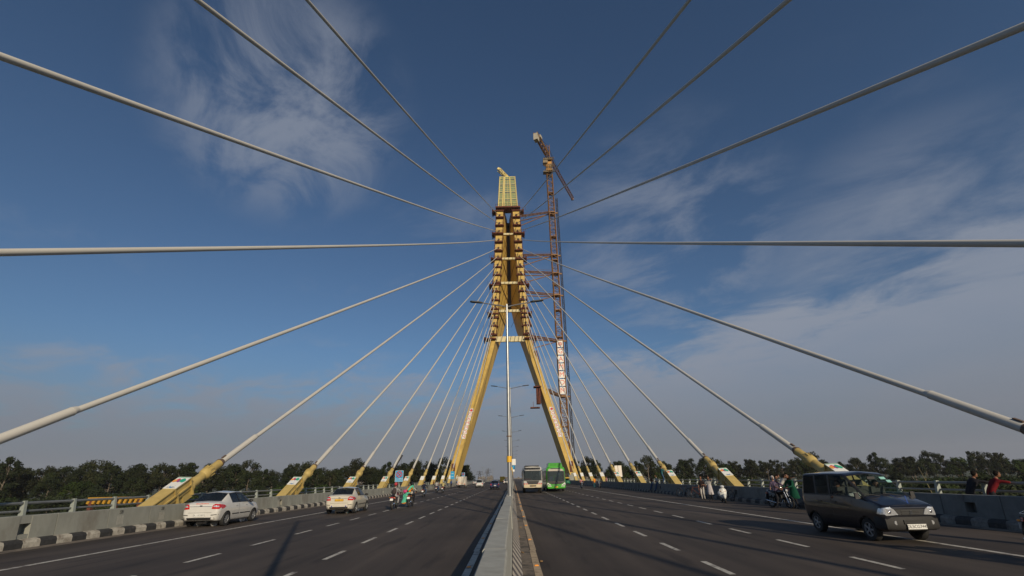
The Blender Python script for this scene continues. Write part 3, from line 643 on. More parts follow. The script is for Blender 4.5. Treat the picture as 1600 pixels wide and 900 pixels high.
# ================================================================ VEHICLE SHELLS
def shell(st, glass, wheels, wr, seg=.07, smooth=3, ring=.035, mats=None, gm=None, name='body', parent=None, arch_pad=.05):
    """st: stations from rear to front, each a list of rows (s, half width, z), bottom centre first, top centre last. glass: [(name, [cell ids], side)]"""
    nR = len(st[0]); tg = []
    rows = []
    for j in range(nR - 1):
        L = max((V((a[j][1], a[j][2])) - V((a[j + 1][1], a[j + 1][2]))).length for a in st); rows.append(max(1, round(L / seg)))
    cols = []
    for i in range(len(st) - 1): cols.append(max(1, round(max(abs(st[i + 1][j][0] - st[i][j][0]) for j in range(1, nR)) / seg)))
    def prof(S):
        P = []; id_ = []
        for j in range(nR - 1):
            for k in range(rows[j]):
                t = k / rows[j]; P.append(V(S[j]) * (1 - t) + V(S[j + 1]) * t); id_.append(j)
        P.append(V(S[-1])); return P, id_
    bm = bmesh.new(); lay = bm.faces.layers.int.new('cell')
    lines = []; ci = []
    for i in range(len(st) - 1):
        for k in range(cols[i]):
            t = k / cols[i]; S = [V(st[i][j]) * (1 - t) + V(st[i + 1][j]) * t for j in range(nR)]; lines.append(S); ci.append(i)
    lines.append([V(q) for q in st[-1]])
    G = []; id_ = None
    for S in lines:
        P, id_ = prof(S)
        G.append(([bm.verts.new((p[1], p[0], p[2])) for p in P], [bm.verts.new((-p[1], p[0], p[2])) for p in P]))
    for a in range(len(G) - 1):
        for sd in (0, 1):
            for r in range(len(id_)):
                f = bm.faces.new([G[a][sd][r], G[a + 1][sd][r], G[a + 1][sd][r + 1], G[a][sd][r + 1]]); f[lay] = ci[a] * 10 + id_[r]
    for a, base in ((0, 1000), (len(G) - 1, 2000)):
        nc = 14; g0, g1 = G[a]; gr = []
        for r in range(len(id_) + 1):
            A, B = g0[r].co, g1[r].co; gr.append([g0[r]] + [bm.verts.new(A.lerp(B, k / nc)) for k in range(1, nc)] + [g1[r]])
        for r in range(len(id_)):
            for k in range(nc): f = bm.faces.new([gr[r][k], gr[r][k + 1], gr[r + 1][k + 1], gr[r + 1][k]]); f[lay] = base + id_[r]
    bmesh.ops.remove_doubles(bm, verts=bm.verts, dist=.0015)
    bmesh.ops.dissolve_degenerate(bm, edges=bm.edges, dist=.0005)
    bmesh.ops.recalc_face_normals(bm, faces=bm.faces)
    for _ in range(smooth): bmesh.ops.smooth_vert(bm, verts=bm.verts, factor=.5, use_axis_x=True, use_axis_y=True, use_axis_z=True)
    bm0 = bm.copy(); bvh = BVHTree.FromBMesh(bm0); bm0.free()
    # wheel arches
    R = wr + arch_pad
    for wy in wheels:
        kill = []
        for f in bm.faces:
            c = f.calc_center_median()
            if abs(c.x) > .3 and all(((v.co.y - wy) ** 2 + (v.co.z - wr) ** 2) < (R * 1.03) ** 2 for v in f.verts): kill.append(f)
        bmesh.ops.delete(bm, geom=kill, context='FACES')
        for v in bm.verts:
            dd = math.hypot(v.co.y - wy, v.co.z - wr)
            if v.is_boundary and abs(v.co.x) > .3 and dd < R * 1.35 and v.co.z > .12:
                v.co.y = wy + (v.co.y - wy) * R / dd; v.co.z = wr + (v.co.z - wr) * R / dd
    gobs = []
    bm.faces.ensure_lookup_table()
    for nm, ids, sd in glass:
        fs = [f for f in bm.faces if f[lay] in ids and (sd == 0 or f.calc_center_median().x * sd > .0)]
        if not fs: continue
        r = bmesh.ops.inset_region(bm, faces=fs, thickness=ring, depth=0, use_even_offset=True, use_boundary=True)
        for f in r['faces']: f[lay] = -1; f.material_index = 1
        for f in fs: f[lay] = -2
        vm = {}; vs = []; fl = []
        for f in fs:
            idx = []
            for v in f.verts:
                if v not in vm: vm[v] = len(vs); vs.append(v.co - v.normal * .008)
                idx.append(vm[v])
            fl.append(idx)
        gobs.append((nm, vs, fl)); bmesh.ops.delete(bm, geom=fs, context='FACES')
    me = bpy.data.meshes.new(name); bm.to_mesh(me); bm.free()
    for m in mats: me.materials.append(m)
    for p in me.polygons: p.use_smooth = True
    me.set_sharp_from_angle(angle=radians(50))
    o = bpy.data.objects.new(name, me); col.objects.link(o); o.parent = parent
    for nm, vs, fl in gobs:
        b = MB(); b.mesh(vs, fl); b.build(nm, gm, parent, 60)
    return o, bvh
def patch(bvh, pts, ax, mt, name, parent, off=.006, n=1, th=.012, smooth=True):
    """a thin piece that follows the body: outline in the plane seen along ax ('rear','front','right','left','top')"""
    bm = bmesh.new()
    if ax in ('rear', 'front'): o3 = lambda u, v: V((u, -9 if ax == 'rear' else 9, v)); d = V((0, 1 if ax == 'rear' else -1, 0))
    elif ax in ('right', 'left'): o3 = lambda u, v: V((9 if ax == 'right' else -9, u, v)); d = V((-1 if ax == 'right' else 1, 0, 0))
    else: o3 = lambda u, v: V((u, v, 9)); d = V((0, 0, -1))
    f = bm.faces.new([bm.verts.new(o3(*p)) for p in pts]); bmesh.ops.triangulate(bm, faces=[f])
    for _ in range(n + 1): bmesh.ops.subdivide_edges(bm, edges=bm.edges, cuts=1, use_grid_fill=True)
    bad = []
    hits = []
    for v in bm.verts:
        h = bvh.ray_cast(v.co, d)
        if h[0] is None: bad.append(v)
        else: v.co = h[0] - d * off; hits.append(v)
    if bad:
        for v in bad:
            nr = min(hits, key=lambda w: (w.co - v.co - d * (w.co - v.co).dot(d)).length) if hits else None
            if nr: v.co = v.co + d * (nr.co - v.co).dot(d)
    bmesh.ops.recalc_face_normals(bm, faces=bm.faces)
    r = bmesh.ops.extrude_face_region(bm, geom=list(bm.faces)); 
    for g in r['geom']:
        if isinstance(g, bmesh.types.BMVert): g.co += d * th
    b = MB(); b.b.free(); b.b = bm
    return b.build(name, mt, parent, 35 if smooth else None)
def wheel(parent, x, y, r, w, rimm=None, nsp=7, name='wheel'):
    sd = 1 if x > 0 else -1
    b = MB(); b.lathe([(r * .62, -w / 2), (r * .93, -w / 2), (r, -w * .36), (r, w * .36), (r * .93, w / 2), (r * .62, w / 2), (r * .60, w * .3), (r * .60, -w * .3), (r * .62, -w / 2)], axis='X', n=28, cap=False)
    t = b.build(name, m_rubber, parent, 40, loc=(x, y, r))
    b = MB(); xo = sd * w * .42
    b.lathe([(r * .64, xo - sd * .02), (r * .64, xo + sd * .012), (r * .58, xo + sd * .012), (r * .55, xo - sd * .03)], axis='X', n=28, cap=False)
    b.lathe([(r * .15, xo - sd * .04), (r * .15, xo + sd * .01), (r * .10, xo + sd * .018)], axis='X', n=12)
    for k in range(nsp):
        a = 2 * pi * k / nsp; c = V((xo - sd * .01, cos(a) * r * .36, sin(a) * r * .36)); b.box(c, (.03, r * .46, r * .13), Matrix.Rotation(a, 3, 'X'))
    b.mi = 1; b.lathe([(r * .60, xo - sd * .05), (r * .05, xo - sd * .05)], axis='X', n=20, cap=True)
    b.build('rim', [rimm or m_rim, m_black], t)
    return t
def mirror_pts(p): return [(-u, v) for u, v in p][::-1]
def rect(cx, cy, w, h): return [(cx - w / 2, cy - h / 2), (cx + w / 2, cy - h / 2), (cx + w / 2, cy + h / 2), (cx - w / 2, cy + h / 2)]
def plate(parent, bvh, txt, ax, cu, cv, mt, w=.5, h=.12, tilt=0, size=.1):
    s = -1 if ax == 'rear' else 1
    hit = bvh.ray_cast(V((cu, 9 * s, cv)), V((0, -s, 0))); y = hit[0].y + s * .025
    b = MB(); b.box((cu, y, cv), (w, .012, h)); p = b.build('number_plate', mt, parent)
    b = MB(); F = lambda v: V((cu - s * v.x, y + s * (.008 + v.z), cv + v.y)); b.text(txt, size, F, .001); b.build('plate_text', m_ink, p)
def seats(parent, rowsy, w, z=.62, top=1.18, m=None, n=2):
    for y in rowsy:
        for k in range(n):
            x = (-.5 + k / (n - 1)) * w if n > 1 else 0
            b = MB(); b.box((x, y, (z + top) / 2), (.46, .13, top - z), (radians(-8), 0, 0), .85); b.box((x, y + .25, z), (.46, .5, .14)); b.box((x, y - .06, top + .10), (.24, .09, .17)); b.build('seat', m or mat('seat_cloth', (.07, .065, .06), .9, 0, .2, 8), parent)
def car(kind, pm, label, loc, rz, cat='car', plate_txt=None, plate_m=None, plate_f=None, gm=None, group=None):
    t = empty({'sedan': 'sedan', 'hatch': 'hatchback', 'mpv': 'minivan', 'van': 'passenger_van'}[kind], loc, rz, label, cat, group)
    gm = gm or m_glass
    if kind == 'sedan':
        L = 3.995; wy = [.76, 3.25]; wr = .30; hw = .80
        def S(s, su, zb, w1, w2, z2, w3, z3, w4, z4, w5, z5, z6, sl=None): return [(s, 0, zb), (s, w1, zb), (s, w2, z2), (s, w3, z3), (s, w4, z4), (su, w5, z5), (su, 0, z6)]
        st = [S(.00, .10, .33, .62, .74, .47, .77, .66, .70, .92, .56, 1.00, 1.02), S(.14, .20, .25, .74, .81, .46, .835, .68, .78, .95, .66, 1.03, 1.05), S(.55, .42, .22, .78, .835, .46, .85, .70, .80, .97, .64, 1.05, 1.07),
              S(1.12, 1.02, .20, .78, .84, .46, .85, .70, .80, .97, .57, 1.40, 1.455), S(1.78, 1.62, .20, .78, .84, .46, .85, .70, .80, .965, .575, 1.445, 1.50), S(2.50, 2.20, .20, .78, .84, .46, .85, .70, .795, .955, .565, 1.42, 1.475),
              S(3.0, 3.0, .20, .78, .835, .46, .845, .70, .78, .93, .68, .98, 1.02), S(3.55, 3.5, .22, .76, .83, .46, .83, .66, .74, .86, .62, .90, .93), S(3.86, 3.84, .24, .66, .76, .42, .76, .58, .66, .73, .5, .77, .79), S(3.99, 3.97, .27, .5, .6, .40, .6, .52, .54, .62, .4, .65, .66)]
        gl = [('rear_window', [25], 0), ('windshield', [55], 0)] + [('side_window', [34], s) for s in (1, -1)] + [('side_window', [44, 54], s) for s in (1, -1)]
    elif kind == 'hatch' or kind == 'mpv':
        hgt = 1.50 if kind == 'hatch' else 1.68; L = 3.7 if kind == 'hatch' else 4.2; k_ = L / 3.7; wy = [.62 * k_, 3.0 * k_]; wr = .29; hw = .78
        def S(s, su, zb, w1, w2, z2, w3, z3, w4, z4, w5, z5, z6): return [(s * k_, 0, zb), (s * k_, w1, zb), (s * k_, w2, z2), (s * k_, w3, z3), (s * k_, w4, z4), (su * k_, w5, z5), (su * k_, 0, z6)]
        h = hgt
        st = [S(.0, .06, .33, .62, .72, .48, .74, .68, .70, .93, .66, .98, .99), S(.10, .32, .26, .72, .79, .46, .80, .70, .76, .96, .57, h - .10, h - .05), S(.5, .62, .22, .76, .80, .46, .815, .70, .77, .96, .57, h - .06, h - .01),
              S(1.15, 1.15, .20, .76, .81, .46, .82, .70, .77, .955, .575, h - .05, h), S(1.75, 1.7, .20, .76, .81, .46, .82, .70, .77, .95, .575, h - .05, h), S(2.3, 2.1, .20, .76, .81, .46, .82, .70, .77, .945, .57, h - .07, h - .02),
              S(2.85, 2.85, .20, .76, .80, .46, .81, .70, .75, .92, .66, .98, 1.01), S(3.4, 3.36, .22, .72, .78, .46, .78, .66, .70, .84, .6, .89, .92), S(3.69, 3.67, .26, .5, .6, .42, .6, .56, .54, .66, .42, .70, .71)]
        gl = [('rear_window', [5], 0), ('windshield', [55], 0)] + [('side_window', [24], s) for s in (1, -1)] + [('side_window', [34], s) for s in (1, -1)] + [('side_window', [44, 54], s) for s in (1, -1)]
    else:
        L = 3.675; wy = [.56, 2.91]; wr = .285; hw = .665
        def S(s, su, zb, w1, w2, z2, w3, z3, w4, z4, w5, z5, z6): return [(s, 0, zb), (s, w1, zb), (s, w2, z2), (s, w3, z3), (s, w4, z4), (su, w5, z5), (su, 0, z6)]
        st = [S(.0, .10, .33, .60, .69, .50, .70, .80, .68, 1.08, .56, 1.70, 1.74), S(.13, .22, .27, .68, .735, .50, .7375, .82, .715, 1.10, .63, 1.735, 1.79), S(.85, .85, .25, .70, .7375, .50, .7375, .82, .715, 1.10, .635, 1.745, 1.80),
              S(1.56, 1.56, .25, .70, .7375, .50, .7375, .82, .715, 1.10, .635, 1.745, 1.80), S(2.20, 2.12, .25, .70, .7375, .50, .7375, .82, .715, 1.09, .63, 1.73, 1.79), S(2.50, 2.30, .25, .70, .7375, .50, .7375, .82, .712, 1.08, .62, 1.68, 1.745),
              S(3.0, 2.98, .26, .70, .7375, .50, .735, .80, .70, 1.03, .64, 1.10, 1.14), S(3.35, 3.30, .28, .70, .737, .50, .737, .78, .70, .975, .66, 1.01, 1.05), S(3.55, 3.52, .30, .70, .73, .48, .73, .72, .70, .90, .66, .945, .965), S(3.64, 3.60, .34, .64, .69, .48, .69, .68, .675, .86, .65, .915, .93)]
        gl = [('windshield', [55], 0)] + [('rear_quarter_window', [14], s) for s in (1, -1)] + [('side_window', [24], s) for s in (1, -1)] + [('side_window', [34, 44, 54], s) for s in (1, -1)]
    sh = -L / 2
    st = [[(a + sh, w, z) for a, w, z in s_] for s_ in st]; wy = [w + sh for w in wy]
    body, bvh = shell(st, gl, wy, wr, mats=[pm, m_black], gm=gm, parent=t, seg=.065 if kind != 'van' else .06, ring=.03 if kind != 'van' else .042, smooth=3)
    for y in wy:
        for sx in (-1, 1):
            wheel(t, sx * (hw - .035), y, wr, .18, rimm=m_rim if kind != 'van' else mat('steel_rim', (.34, .34, .34), .45, .3, .2, 10), nsp=8 if kind != 'van' else 5)
            b = MB(); A_ = [radians(q) for q in range(-4, 185, 12)]; rw = wr + .058; xa, xb = sx * (hw - .40), sx * (hw + .0)
            b.mesh([(x_, y + rw * cos(a_), wr + rw * sin(a_)) for a_ in A_ for x_ in (xa, xb)], [(2 * q, 2 * q + 1, 2 * q + 3, 2 * q + 2) for q in range(len(A_) - 1)])
            b.mesh([(xa, y + rw * cos(a_), wr + rw * sin(a_)) for a_ in A_], [tuple(range(len(A_)))]); b.build('wheel_well', m_black, t)
    b = MB(); b.box((0, 0, .28), (1.25, L - 1.0, .08)); b.box((0, -L / 2 + .5, .22), (.5, .4, .16)); b.tube([(.35, -L / 2 - .01, .25), (.35, -L / 2 + .3, .25)], .03, 8); b.build('underbody', m_black, t)
    b = MB(); y0 = wy[0] + .55; y1 = wy[1] - .52; b.box((0, (y0 + y1) / 2, .58), (1.36, y1 - y0, .46)) if kind != 'van' else b.box((0, 0, .62), (1.3, 2.6, .5))
    b.box((0, wy[1] - .55 if kind != 'van' else .95, .86), (1.25, .34, .26)); b.build('interior', mat('interior_grey', (.05, .048, .045), .9), t)
    seats(t, {'sedan': [-.9, .05], 'hatch': [-.8, .0], 'mpv': [-1.3, -.5, .3], 'van': [-1.15, -.35, .32]}[kind], .72, z=.70 if kind != 'van' else .92, top=1.12 if kind != 'van' else 1.36)
    R2 = lambda n_, m_, sx: [tuple(p) for p in n_]
    if kind in ('sedan',):
        for sx in (-1, 1):
            pt = [(sx * u, v) for u, v in [(.50, .76), (.83, .74), (.835, .86), (.78, .95), (.60, .965), (.53, .90)]]
            tl = patch(bvh, pt if sx > 0 else pt[::-1], 'rear', m_tl, 'tail_light', t, .012, 2)
            pw = [(sx * u, v) for u, v in [(.56, .84), (.78, .83), (.77, .885), (.60, .90)]]
            patch(bvh, pw if sx > 0 else pw[::-1], 'rear', m_hl, 'reversing_lens', tl, .022, 1, th=.008)
            pt = [(-L / 2 + .02, .75), (-L / 2 + .34, .84), (-L / 2 + .30, .92), (-L / 2 + .14, .95), (-L / 2 + .05, .90)]
            patch(bvh, pt, 'right' if sx > 0 else 'left', m_tl, 'tail_light_wrap', tl, .010, 1)
            pt = [(sx * u, v) for u, v in [(.52, .485), (.80, .51), (.80, .535), (.52, .515)]]; patch(bvh, pt if sx > 0 else pt[::-1], 'rear', m_black, 'bumper_strip', t, .01, 1)
            pt = [(sx * u, v) for u, v in [(.34, .60), (.62, .64), (.66, .74), (.40, .69)]]; patch(bvh, pt if sx > 0 else pt[::-1], 'front', m_hl, 'headlight', t, .01, 1)
        patch(bvh, rect(0, .865, 1.0, .018), 'rear', m_chrome, 'boot_trim', t, .008, 2)
        patch(bvh, rect(0, .605, 1.05, .010), 'rear', m_black, 'boot_gap', t, .003, 2, th=.004)
        patch(bvh, rect(0, .89, .10, .04), 'rear', m_black, 'boot_latch', t, .014, 0)
        patch(bvh, rect(0, .36, 1.36, .09), 'rear', m_black, 'lower_bumper', t, .008, 2)
        if plate_txt: plate(t, bvh, plate_txt, 'rear', 0, .50 if plate_m is None else .77, plate_m or m_white)
    elif kind in ('hatch', 'mpv'):
        for sx in (-1, 1):
            pt = [(sx * u, v) for u, v in [(.55, .70), (.79, .72), (.79, .93), (.68, .96), (.60, .88)]]; patch(bvh, pt if sx > 0 else pt[::-1], 'rear', m_tl, 'tail_light', t, .012, 1)
        patch(bvh, rect(0, .40, 1.3, .14), 'rear', m_black, 'lower_bumper', t, .006, 1)
        if plate_txt: plate(t, bvh, plate_txt, 'rear', 0, .66, plate_m or m_white)
    if kind != 'van':
        for sx, ax in ((1, 'right'), (-1, 'left')):
            for ys in ((wy[0] + .42, wy[0] + 1.02), (wy[0] + 1.12, wy[1] - .42)): patch(bvh, [(ys[0], .47), (ys[1], .47), (ys[1], .505), (ys[0], .505)], ax, m_black, 'door_strip', t, .014, 1)
            for yd in (wy[0] + .98, wy[1] - .38): patch(bvh, rect(yd, .66, .008, .52), ax, m_black, 'door_gap', t, .002, 2, th=.003)
            for yd in (wy[0] + .72, wy[0] + 1.62): patch(bvh, rect(yd, .835, .17, .022), ax, pm, 'door_handle', t, .030, 0, th=.02)
            b = MB(); b.ell((sx * .95, wy[1] - .72, 1.0), (.11, .06, .075)); b.box((sx * .84, wy[1] - .70, .97), (.12, .04, .04)); b.build('wing_mirror', m_black if kind == 'sedan' else pm, t, 60)
        b = MB(); b.tube([(.0, -.2, 1.48), (.0, -.24, 1.62)], .005, 5)
        if kind == 'sedan': b.build('aerial', m_black, t)
        else: b.b.free()
    else:
        for sx in (-1, 1):
            pt = [(sx * u, v) for u, v in [(.34, .69), (.66, .67), (.70, .72), (.69, .86), (.52, .875), (.42, .82)]]
            hl = patch(bvh, pt if sx > 0 else pt[::-1], 'front', m_hl, 'headlight', t, .014, 2)
            b = MB(); b.lathe([(.05, -.02), (.04, .0), (.02, .01)], (sx * .55, L / 2 - .02, .76), axis='Y', n=14); b.build('lamp_bowl', m_chrome, hl, 40)
            b = MB(); b.lathe([(.055, .0), (.05, .03)], (sx * .48, L / 2 - .02, .50), axis='Y', n=14); b.build('fog_lamp', m_hl, t, 40)
            pt = [(L / 2 - .26, .71), (L / 2 - .05, .69), (L / 2 - .06, .84), (L / 2 - .18, .85)]; patch(bvh, pt, 'right' if sx > 0 else 'left', m_hl, 'headlight_wrap', hl, .008, 1)
        m_grey_b = mat('bumper_grey', (.017, .016, .015), .7, 0, .2, 10)
        b = MB()     # wrap-round bumper
        pr = [(-.03, .36), (.01, .34), (.035, .40), (.03, .47), (.03, .58), (.0, .64), (-.03, .64)]
        path = [(-.735, L / 2 - .41), (-.742, L / 2 - .28), (-.68, L / 2 - .08), (-.45, L / 2 - .015), (0, L / 2 + .01), (.45, L / 2 - .015), (.68, L / 2 - .08), (.742, L / 2 - .28), (.735, L / 2 - .41)]
        rr = []
        for i, (x, y) in enumerate(path):
            a_ = V(path[max(i - 1, 0)]); c_ = V(path[min(i + 1, 8)]); tt = (c_ - a_).normalized(); nn = V((-tt.y, tt.x)); rr.append([V((x + nn.x * q, y + nn.y * q, z)) for q, z in pr])
        b.rings(rr); bu = b.build('front_bumper', m_grey_b, t, 50)
        b = MB(); b.box((0, L / 2 + .030, .52), (.58, .03, .10)); b.build('air_intake', m_black, bu)
        b = MB()
        for q in range(2): b.box((0, L / 2 + .047, .495 + .05 * q), (.58, .012, .012))
        b.build('intake_slat', m_grey_b, bu)
        g_ = patch(bvh, [(-.32, .68), (.32, .68), (.40, .82), (-.40, .82)], 'front', m_black, 'grille', t, .010, 2)
        b = MB()
        for q in range(3):
            z_ = .705 + .04 * q; h_ = bvh.ray_cast(V((0, 9, z_)), V((0, -1, 0)))[0]; b.box((0, h_.y + .022, z_), (.5, .014, .012))
        b.build('grille_bar', mat('grille_chrome', (.07, .07, .07), .4, .5), g_)
        b = MB(); h_ = bvh.ray_cast(V((0, 9, .735)), V((0, -1, 0)))[0].y + .03
        F = lambda v: V((-v.x, h_, .735 + v.y))
        b.mesh([F(V(q)) for q in ((.045, .035), (.0, .045), (-.045, .012), (.012, -.002))], [(0, 1, 2, 3)]); b.mesh([F(V(q)) for q in ((-.045, -.035), (0, -.045), (.045, -.012), (-.012, .002))], [(0, 1, 2, 3)]); b.build('emblem', m_chrome, g_)
        if plate_txt: b = MB(); b.box((-.0, L / 2 + .060, .41), (.50, .012, .12)); p = b.build('number_plate', m_white, t); b = MB(); b.text(plate_txt, .105, lambda v: V((-v.x - .01, L / 2 + .069 + v.z, .41 + v.y)), .001); b.build('plate_text', m_ink, p)
        for sx, ax in ((1, 'right'), (-1, 'left')):
            for yd in (-L / 2 + .90, -L / 2 + 1.56, -L / 2 + 2.50): patch(bvh, rect(yd, .68, .010, .76), ax, m_black, 'door_gap', t, .002, 2, th=.003)
            patch(bvh, rect(-.25, .58, 2.9, .012), ax, m_black, 'body_crease', t, .003, 2, th=.004)
            for yd in (-L / 2 + 1.02, -L / 2 + 1.72): patch(bvh, rect(yd, .93, .16, .03), ax, m_black, 'door_handle', t, .030, 0, th=.02)
            pt = [(-1.4, .98), (-.9, .90), (-.2, .84), (.5, .80), (.5, .815), (-.2, .87), (-.9, .94)]
            patch(bvh, pt[::-1], ax, mat('decal_gold', (.20, .15, .06), .5), 'side_decal', t, .003, 1, th=.003)
            b = MB(); b.box((sx * .80, 1.06, 1.14), (.12, .05, .17), taper=.85); b.box((sx * .735, 1.06, 1.09), (.08, .03, .04)); b.build('wing_mirror', m_black, t)
        for x0 in (-.38, .22):
            b = MB(); b.tube([(x0, 1.19, 1.125), (x0 + .18, 1.16, 1.165), (x0 + .45, 1.12, 1.19)], .009, 5); b.build('wiper', m_black, t)
        for pt in ([(-.12, 1.14), (-.14, 1.76 - .06), (-.125, 1.7), (-.105, 1.14)], [(-.52, 1.16), (-.10, 1.72), (-.09, 1.70), (-.50, 1.15)]):
            patch(bvh, pt, 'top', mat('ribbon_blue', (.05, .10, .35), .5), 'hood_ribbon', t, .004, 2, th=.003)
        b = MB(); b.tube([(.38, .52, 1.0), (.38, .80, 1.18)], .02, 6); b.tube([V((.38, .80, 1.18)) + Matrix.Rotation(radians(-55), 3, 'X') @ V((.18 * cos(a), .18 * sin(a), 0)) for a in [k * pi / 8 for k in range(17)]], .014, 6); b.build('steering_wheel', m_black, t)
        b = MB(); b.box((.0, .72, 1.60), (.22, .03, .07)); b.build('rear_view_mirror', m_black, t)
        ws = [o for o in bpy.data.objects if o.parent == t and o.name.startswith('windshield')][0]
        b = MB()
        for x_, y_, z_, w_ in ((-.50, .70, 1.50, .13), (-.42, .58, 1.585, .16)): b.box((x_, y_ + .04, z_), (w_, .09, .006), (radians(-47), 0, 0))
        b.build('windshield_sticker', mat('sticker_teal', (.25, .5, .45), .5), ws)
        b = MB(); b.ell((.62, -L / 2 + .02, .95), (.07, .03, .16)); b.ell((-.62, -L / 2 + .02, .95), (.07, .03, .16)); b.build('tail_light', m_tl, t)
    return t
def bus(kind, label, loc, rz):
    t = empty('coach' if kind == 'coach' else 'city_bus', loc, rz, label, 'bus')
    if kind == 'coach': L, W, H, zb, zw, zt, wr = 8.2, 2.50, 3.15, .62, 1.45, 2.66, .44; pm = mat('coach_white', (.42, .41, .38), .45, 0, .08, 2, coat=.4); lp = mat('coach_cream', (.55, .46, .30), .5, 0, .08, 2)
    else: L, W, H, zb, zw, zt, wr = 12, 2.62, 3.15, .40, 1.22, 2.62, .48; pm = paint('bus_green', (.05, .34, .02)); lp = pm
    w = W / 2; wy = [L * .24 - L / 2, L * .80 - L / 2]
    def S(s, inn, top): return [(s, 0, zb), (s, w - inn - .04, zb), (s, w - inn, zb + .15), (s, w - inn, zw), (s, w - inn - .01, zt), (s, w - inn - .10, top - .08), (s, 0, top)]
    st = [S(-L / 2, .08, H - .1), S(-L / 2 + .15, .0, H), S(-L / 2 + .6, 0, H), S(L / 2 - 2.4, 0, H), S(L / 2 - 1.3, 0, H), S(L / 2 - .35, 0, H), S(L / 2 - .12, .03, H - .03), S(L / 2, .10, H - .08)]
    # slope the front face back a little above the waist
    for q in (6, 7): st[q] = [(s_ - (.0 if z_ <= zw + .01 else (.16 if z_ < H - .2 else .30)), w_, z_) for s_, w_, z_ in st[q]]
    gl = [('windshield', [2003], 0)] + [('side_window', [13], s) for s in (1, -1)]
    gl = [('windshield', [2003], 0)] + [('side_window', [23], s) for s in (1, -1)] + [('driver_window', [43], s) for s in (1, -1)] + [('door_glass', [33], s) for s in (1, -1)]
    body, bvh = shell(st, gl, wy, wr, mats=[pm, m_black], gm=mat('bus_glass', (.03, .035, .03), .08, 0, .3, 1, spec=.6, trans=.3), parent=t, seg=.22, ring=.07, smooth=1, arch_pad=.07)
    for y in wy:
        for sx in (-1, 1): wheel(t, sx * (w - .20), y, wr, .28, nsp=6)
    b = MB(); b.box((0, 0, zb - .05), (W - .7, L - 1, .2)); b.box((0, 0, zb + .05), (W - .2, L - .5, .06)); b.build('chassis', m_black, t)
    b = MB()
    for q in range(5):
        for sx in (-.7, .7): b.box((sx, L / 2 - 2.4 - q * .9, zb + .95), (.8, .15, 1.0))
    b.build('seat_row', mat('bus_seat', (.12, .10, .09), .8), t)
    F = L / 2
    if kind == 'coach':
        patch(bvh, rect(0, zt + .20, 2.0, .26), 'front', m_black, 'header_board', t, .01, 2)
        hy = bvh.ray_cast(V((0, 9, zt + .2)), V((0, -1, 0)))[0].y
        b = MB(); b.text('DELHI POLICE', .24, lambda v: V((-v.x, hy + .03 + .002, zt + .20 + v.y)), .004); b.build('header_text', m_white, t)
        patch(bvh, [(-1.12, .66), (1.12, .66), (1.12, 1.02), (-1.12, 1.02)], 'front', lp, 'front_bumper', t, .03, 2)
        for sx in (-1, 1):
            pt = [(sx * u, v) for u, v in [(.62, 1.02), (1.13, 1.02), (1.13, 1.15), (.62, 1.15)]]; hl = patch(bvh, pt if sx > 0 else pt[::-1], 'front', mat('coach_red', (.55, .05, .02), .4), 'red_band', t, .014, 1)
            b = MB(); [b.lathe([(.07, 0), (.05, .03)], (sx * x_, F + .012, 1.08), 'Y', 12) for x_ in (.74, .95)]; b.build('headlight', m_hl, hl, 40)
        g = patch(bvh, [(-.60, 1.0), (.60, 1.0), (.82, 1.43), (-.82, 1.43)], 'front', mat('coach_grille_frame', (.02, .02, .02), .5), 'grille', t, .012, 1)
        patch(bvh, [(-.50, 1.04), (.50, 1.04), (.52, 1.14), (-.52, 1.14)], 'front', m_black, 'grille_opening', g, .02, 1)
        for z_ in (1.22, 1.32): patch(bvh, rect(0, z_, 1.1, .03), 'front', m_dark, 'grille_slat', g, .022, 1)
        patch(bvh, rect(0, .84, .8, .14), 'front', m_black, 'fog_lamp_panel', t, .045, 1)
        plate(t, bvh, 'DL1PB7714', 'front', 0, .84, m_plate_y, .34, .18, size=.06); t.children[-1].location.y += .05
        b = MB(); b.box((0, F - .17, 2.0), (.07, .04, 1.15)); b.build('windshield_bar', m_black, t)
        b = MB(); b.box((.62, F - .38, 1.62), (.85, .25, .22)); b.build('dash_cloth', mat('cloth_maroon', (.28, .04, .04), .9), t)
        b = MB(); b.box((0, -.2, H + .06), (1.8, 6.5, .12)); b.build('roof_rack', m_black, t)
        for sx in (-1, 1): b = MB(); b.box((sx * 1.36, F + .05, 2.25), (.08, .14, .5)); b.tube([(sx * 1.1, F - .2, 2.7), (sx * 1.36, F + .05, 2.5)], .02, 6); b.build('wing_mirror', m_black, t)
    else:
        patch(bvh, [(-1.18, 2.66), (1.18, 2.66), (1.15, 2.96), (-1.15, 2.96)], 'front', m_black, 'header_panel', t, .008, 1)
        patch(bvh, rect(0, 2.72, 1.95, .24), 'front', mat('display_beige', (.42, .37, .30), .4), 'display_board', t, .02, 1)
        patch(bvh, [(-1.2, 1.16), (-.6, .93), (.6, .93), (1.2, 1.16), (1.2, 1.26), (-1.2, 1.26)], 'front', m_black, 'front_mask', t, .015, 1)
        for sx in (-1, 1):
            pt = [(sx * u, v) for u, v in [(.68, .80), (1.24, .80), (1.24, 1.06), (1.12, 1.12)]]; hl = patch(bvh, pt if sx > 0 else pt[::-1], 'front', m_white, 'headlight_panel', t, .022, 1)
            pt = [(sx * u, v) for u, v in [(.92, .86), (1.18, .86), (1.18, .95), (.95, .95)]]; patch(bvh, pt if sx > 0 else pt[::-1], 'front', m_dark, 'headlight', hl, .028, 1)
            patch(bvh, rect(sx * .9, .68, .5, .06), 'front', m_white, 'fog_lamp', t, .02, 1)
        patch(bvh, rect(0, .77, .9, .04), 'front', m_chrome, 'front_trim', t, .02, 1)
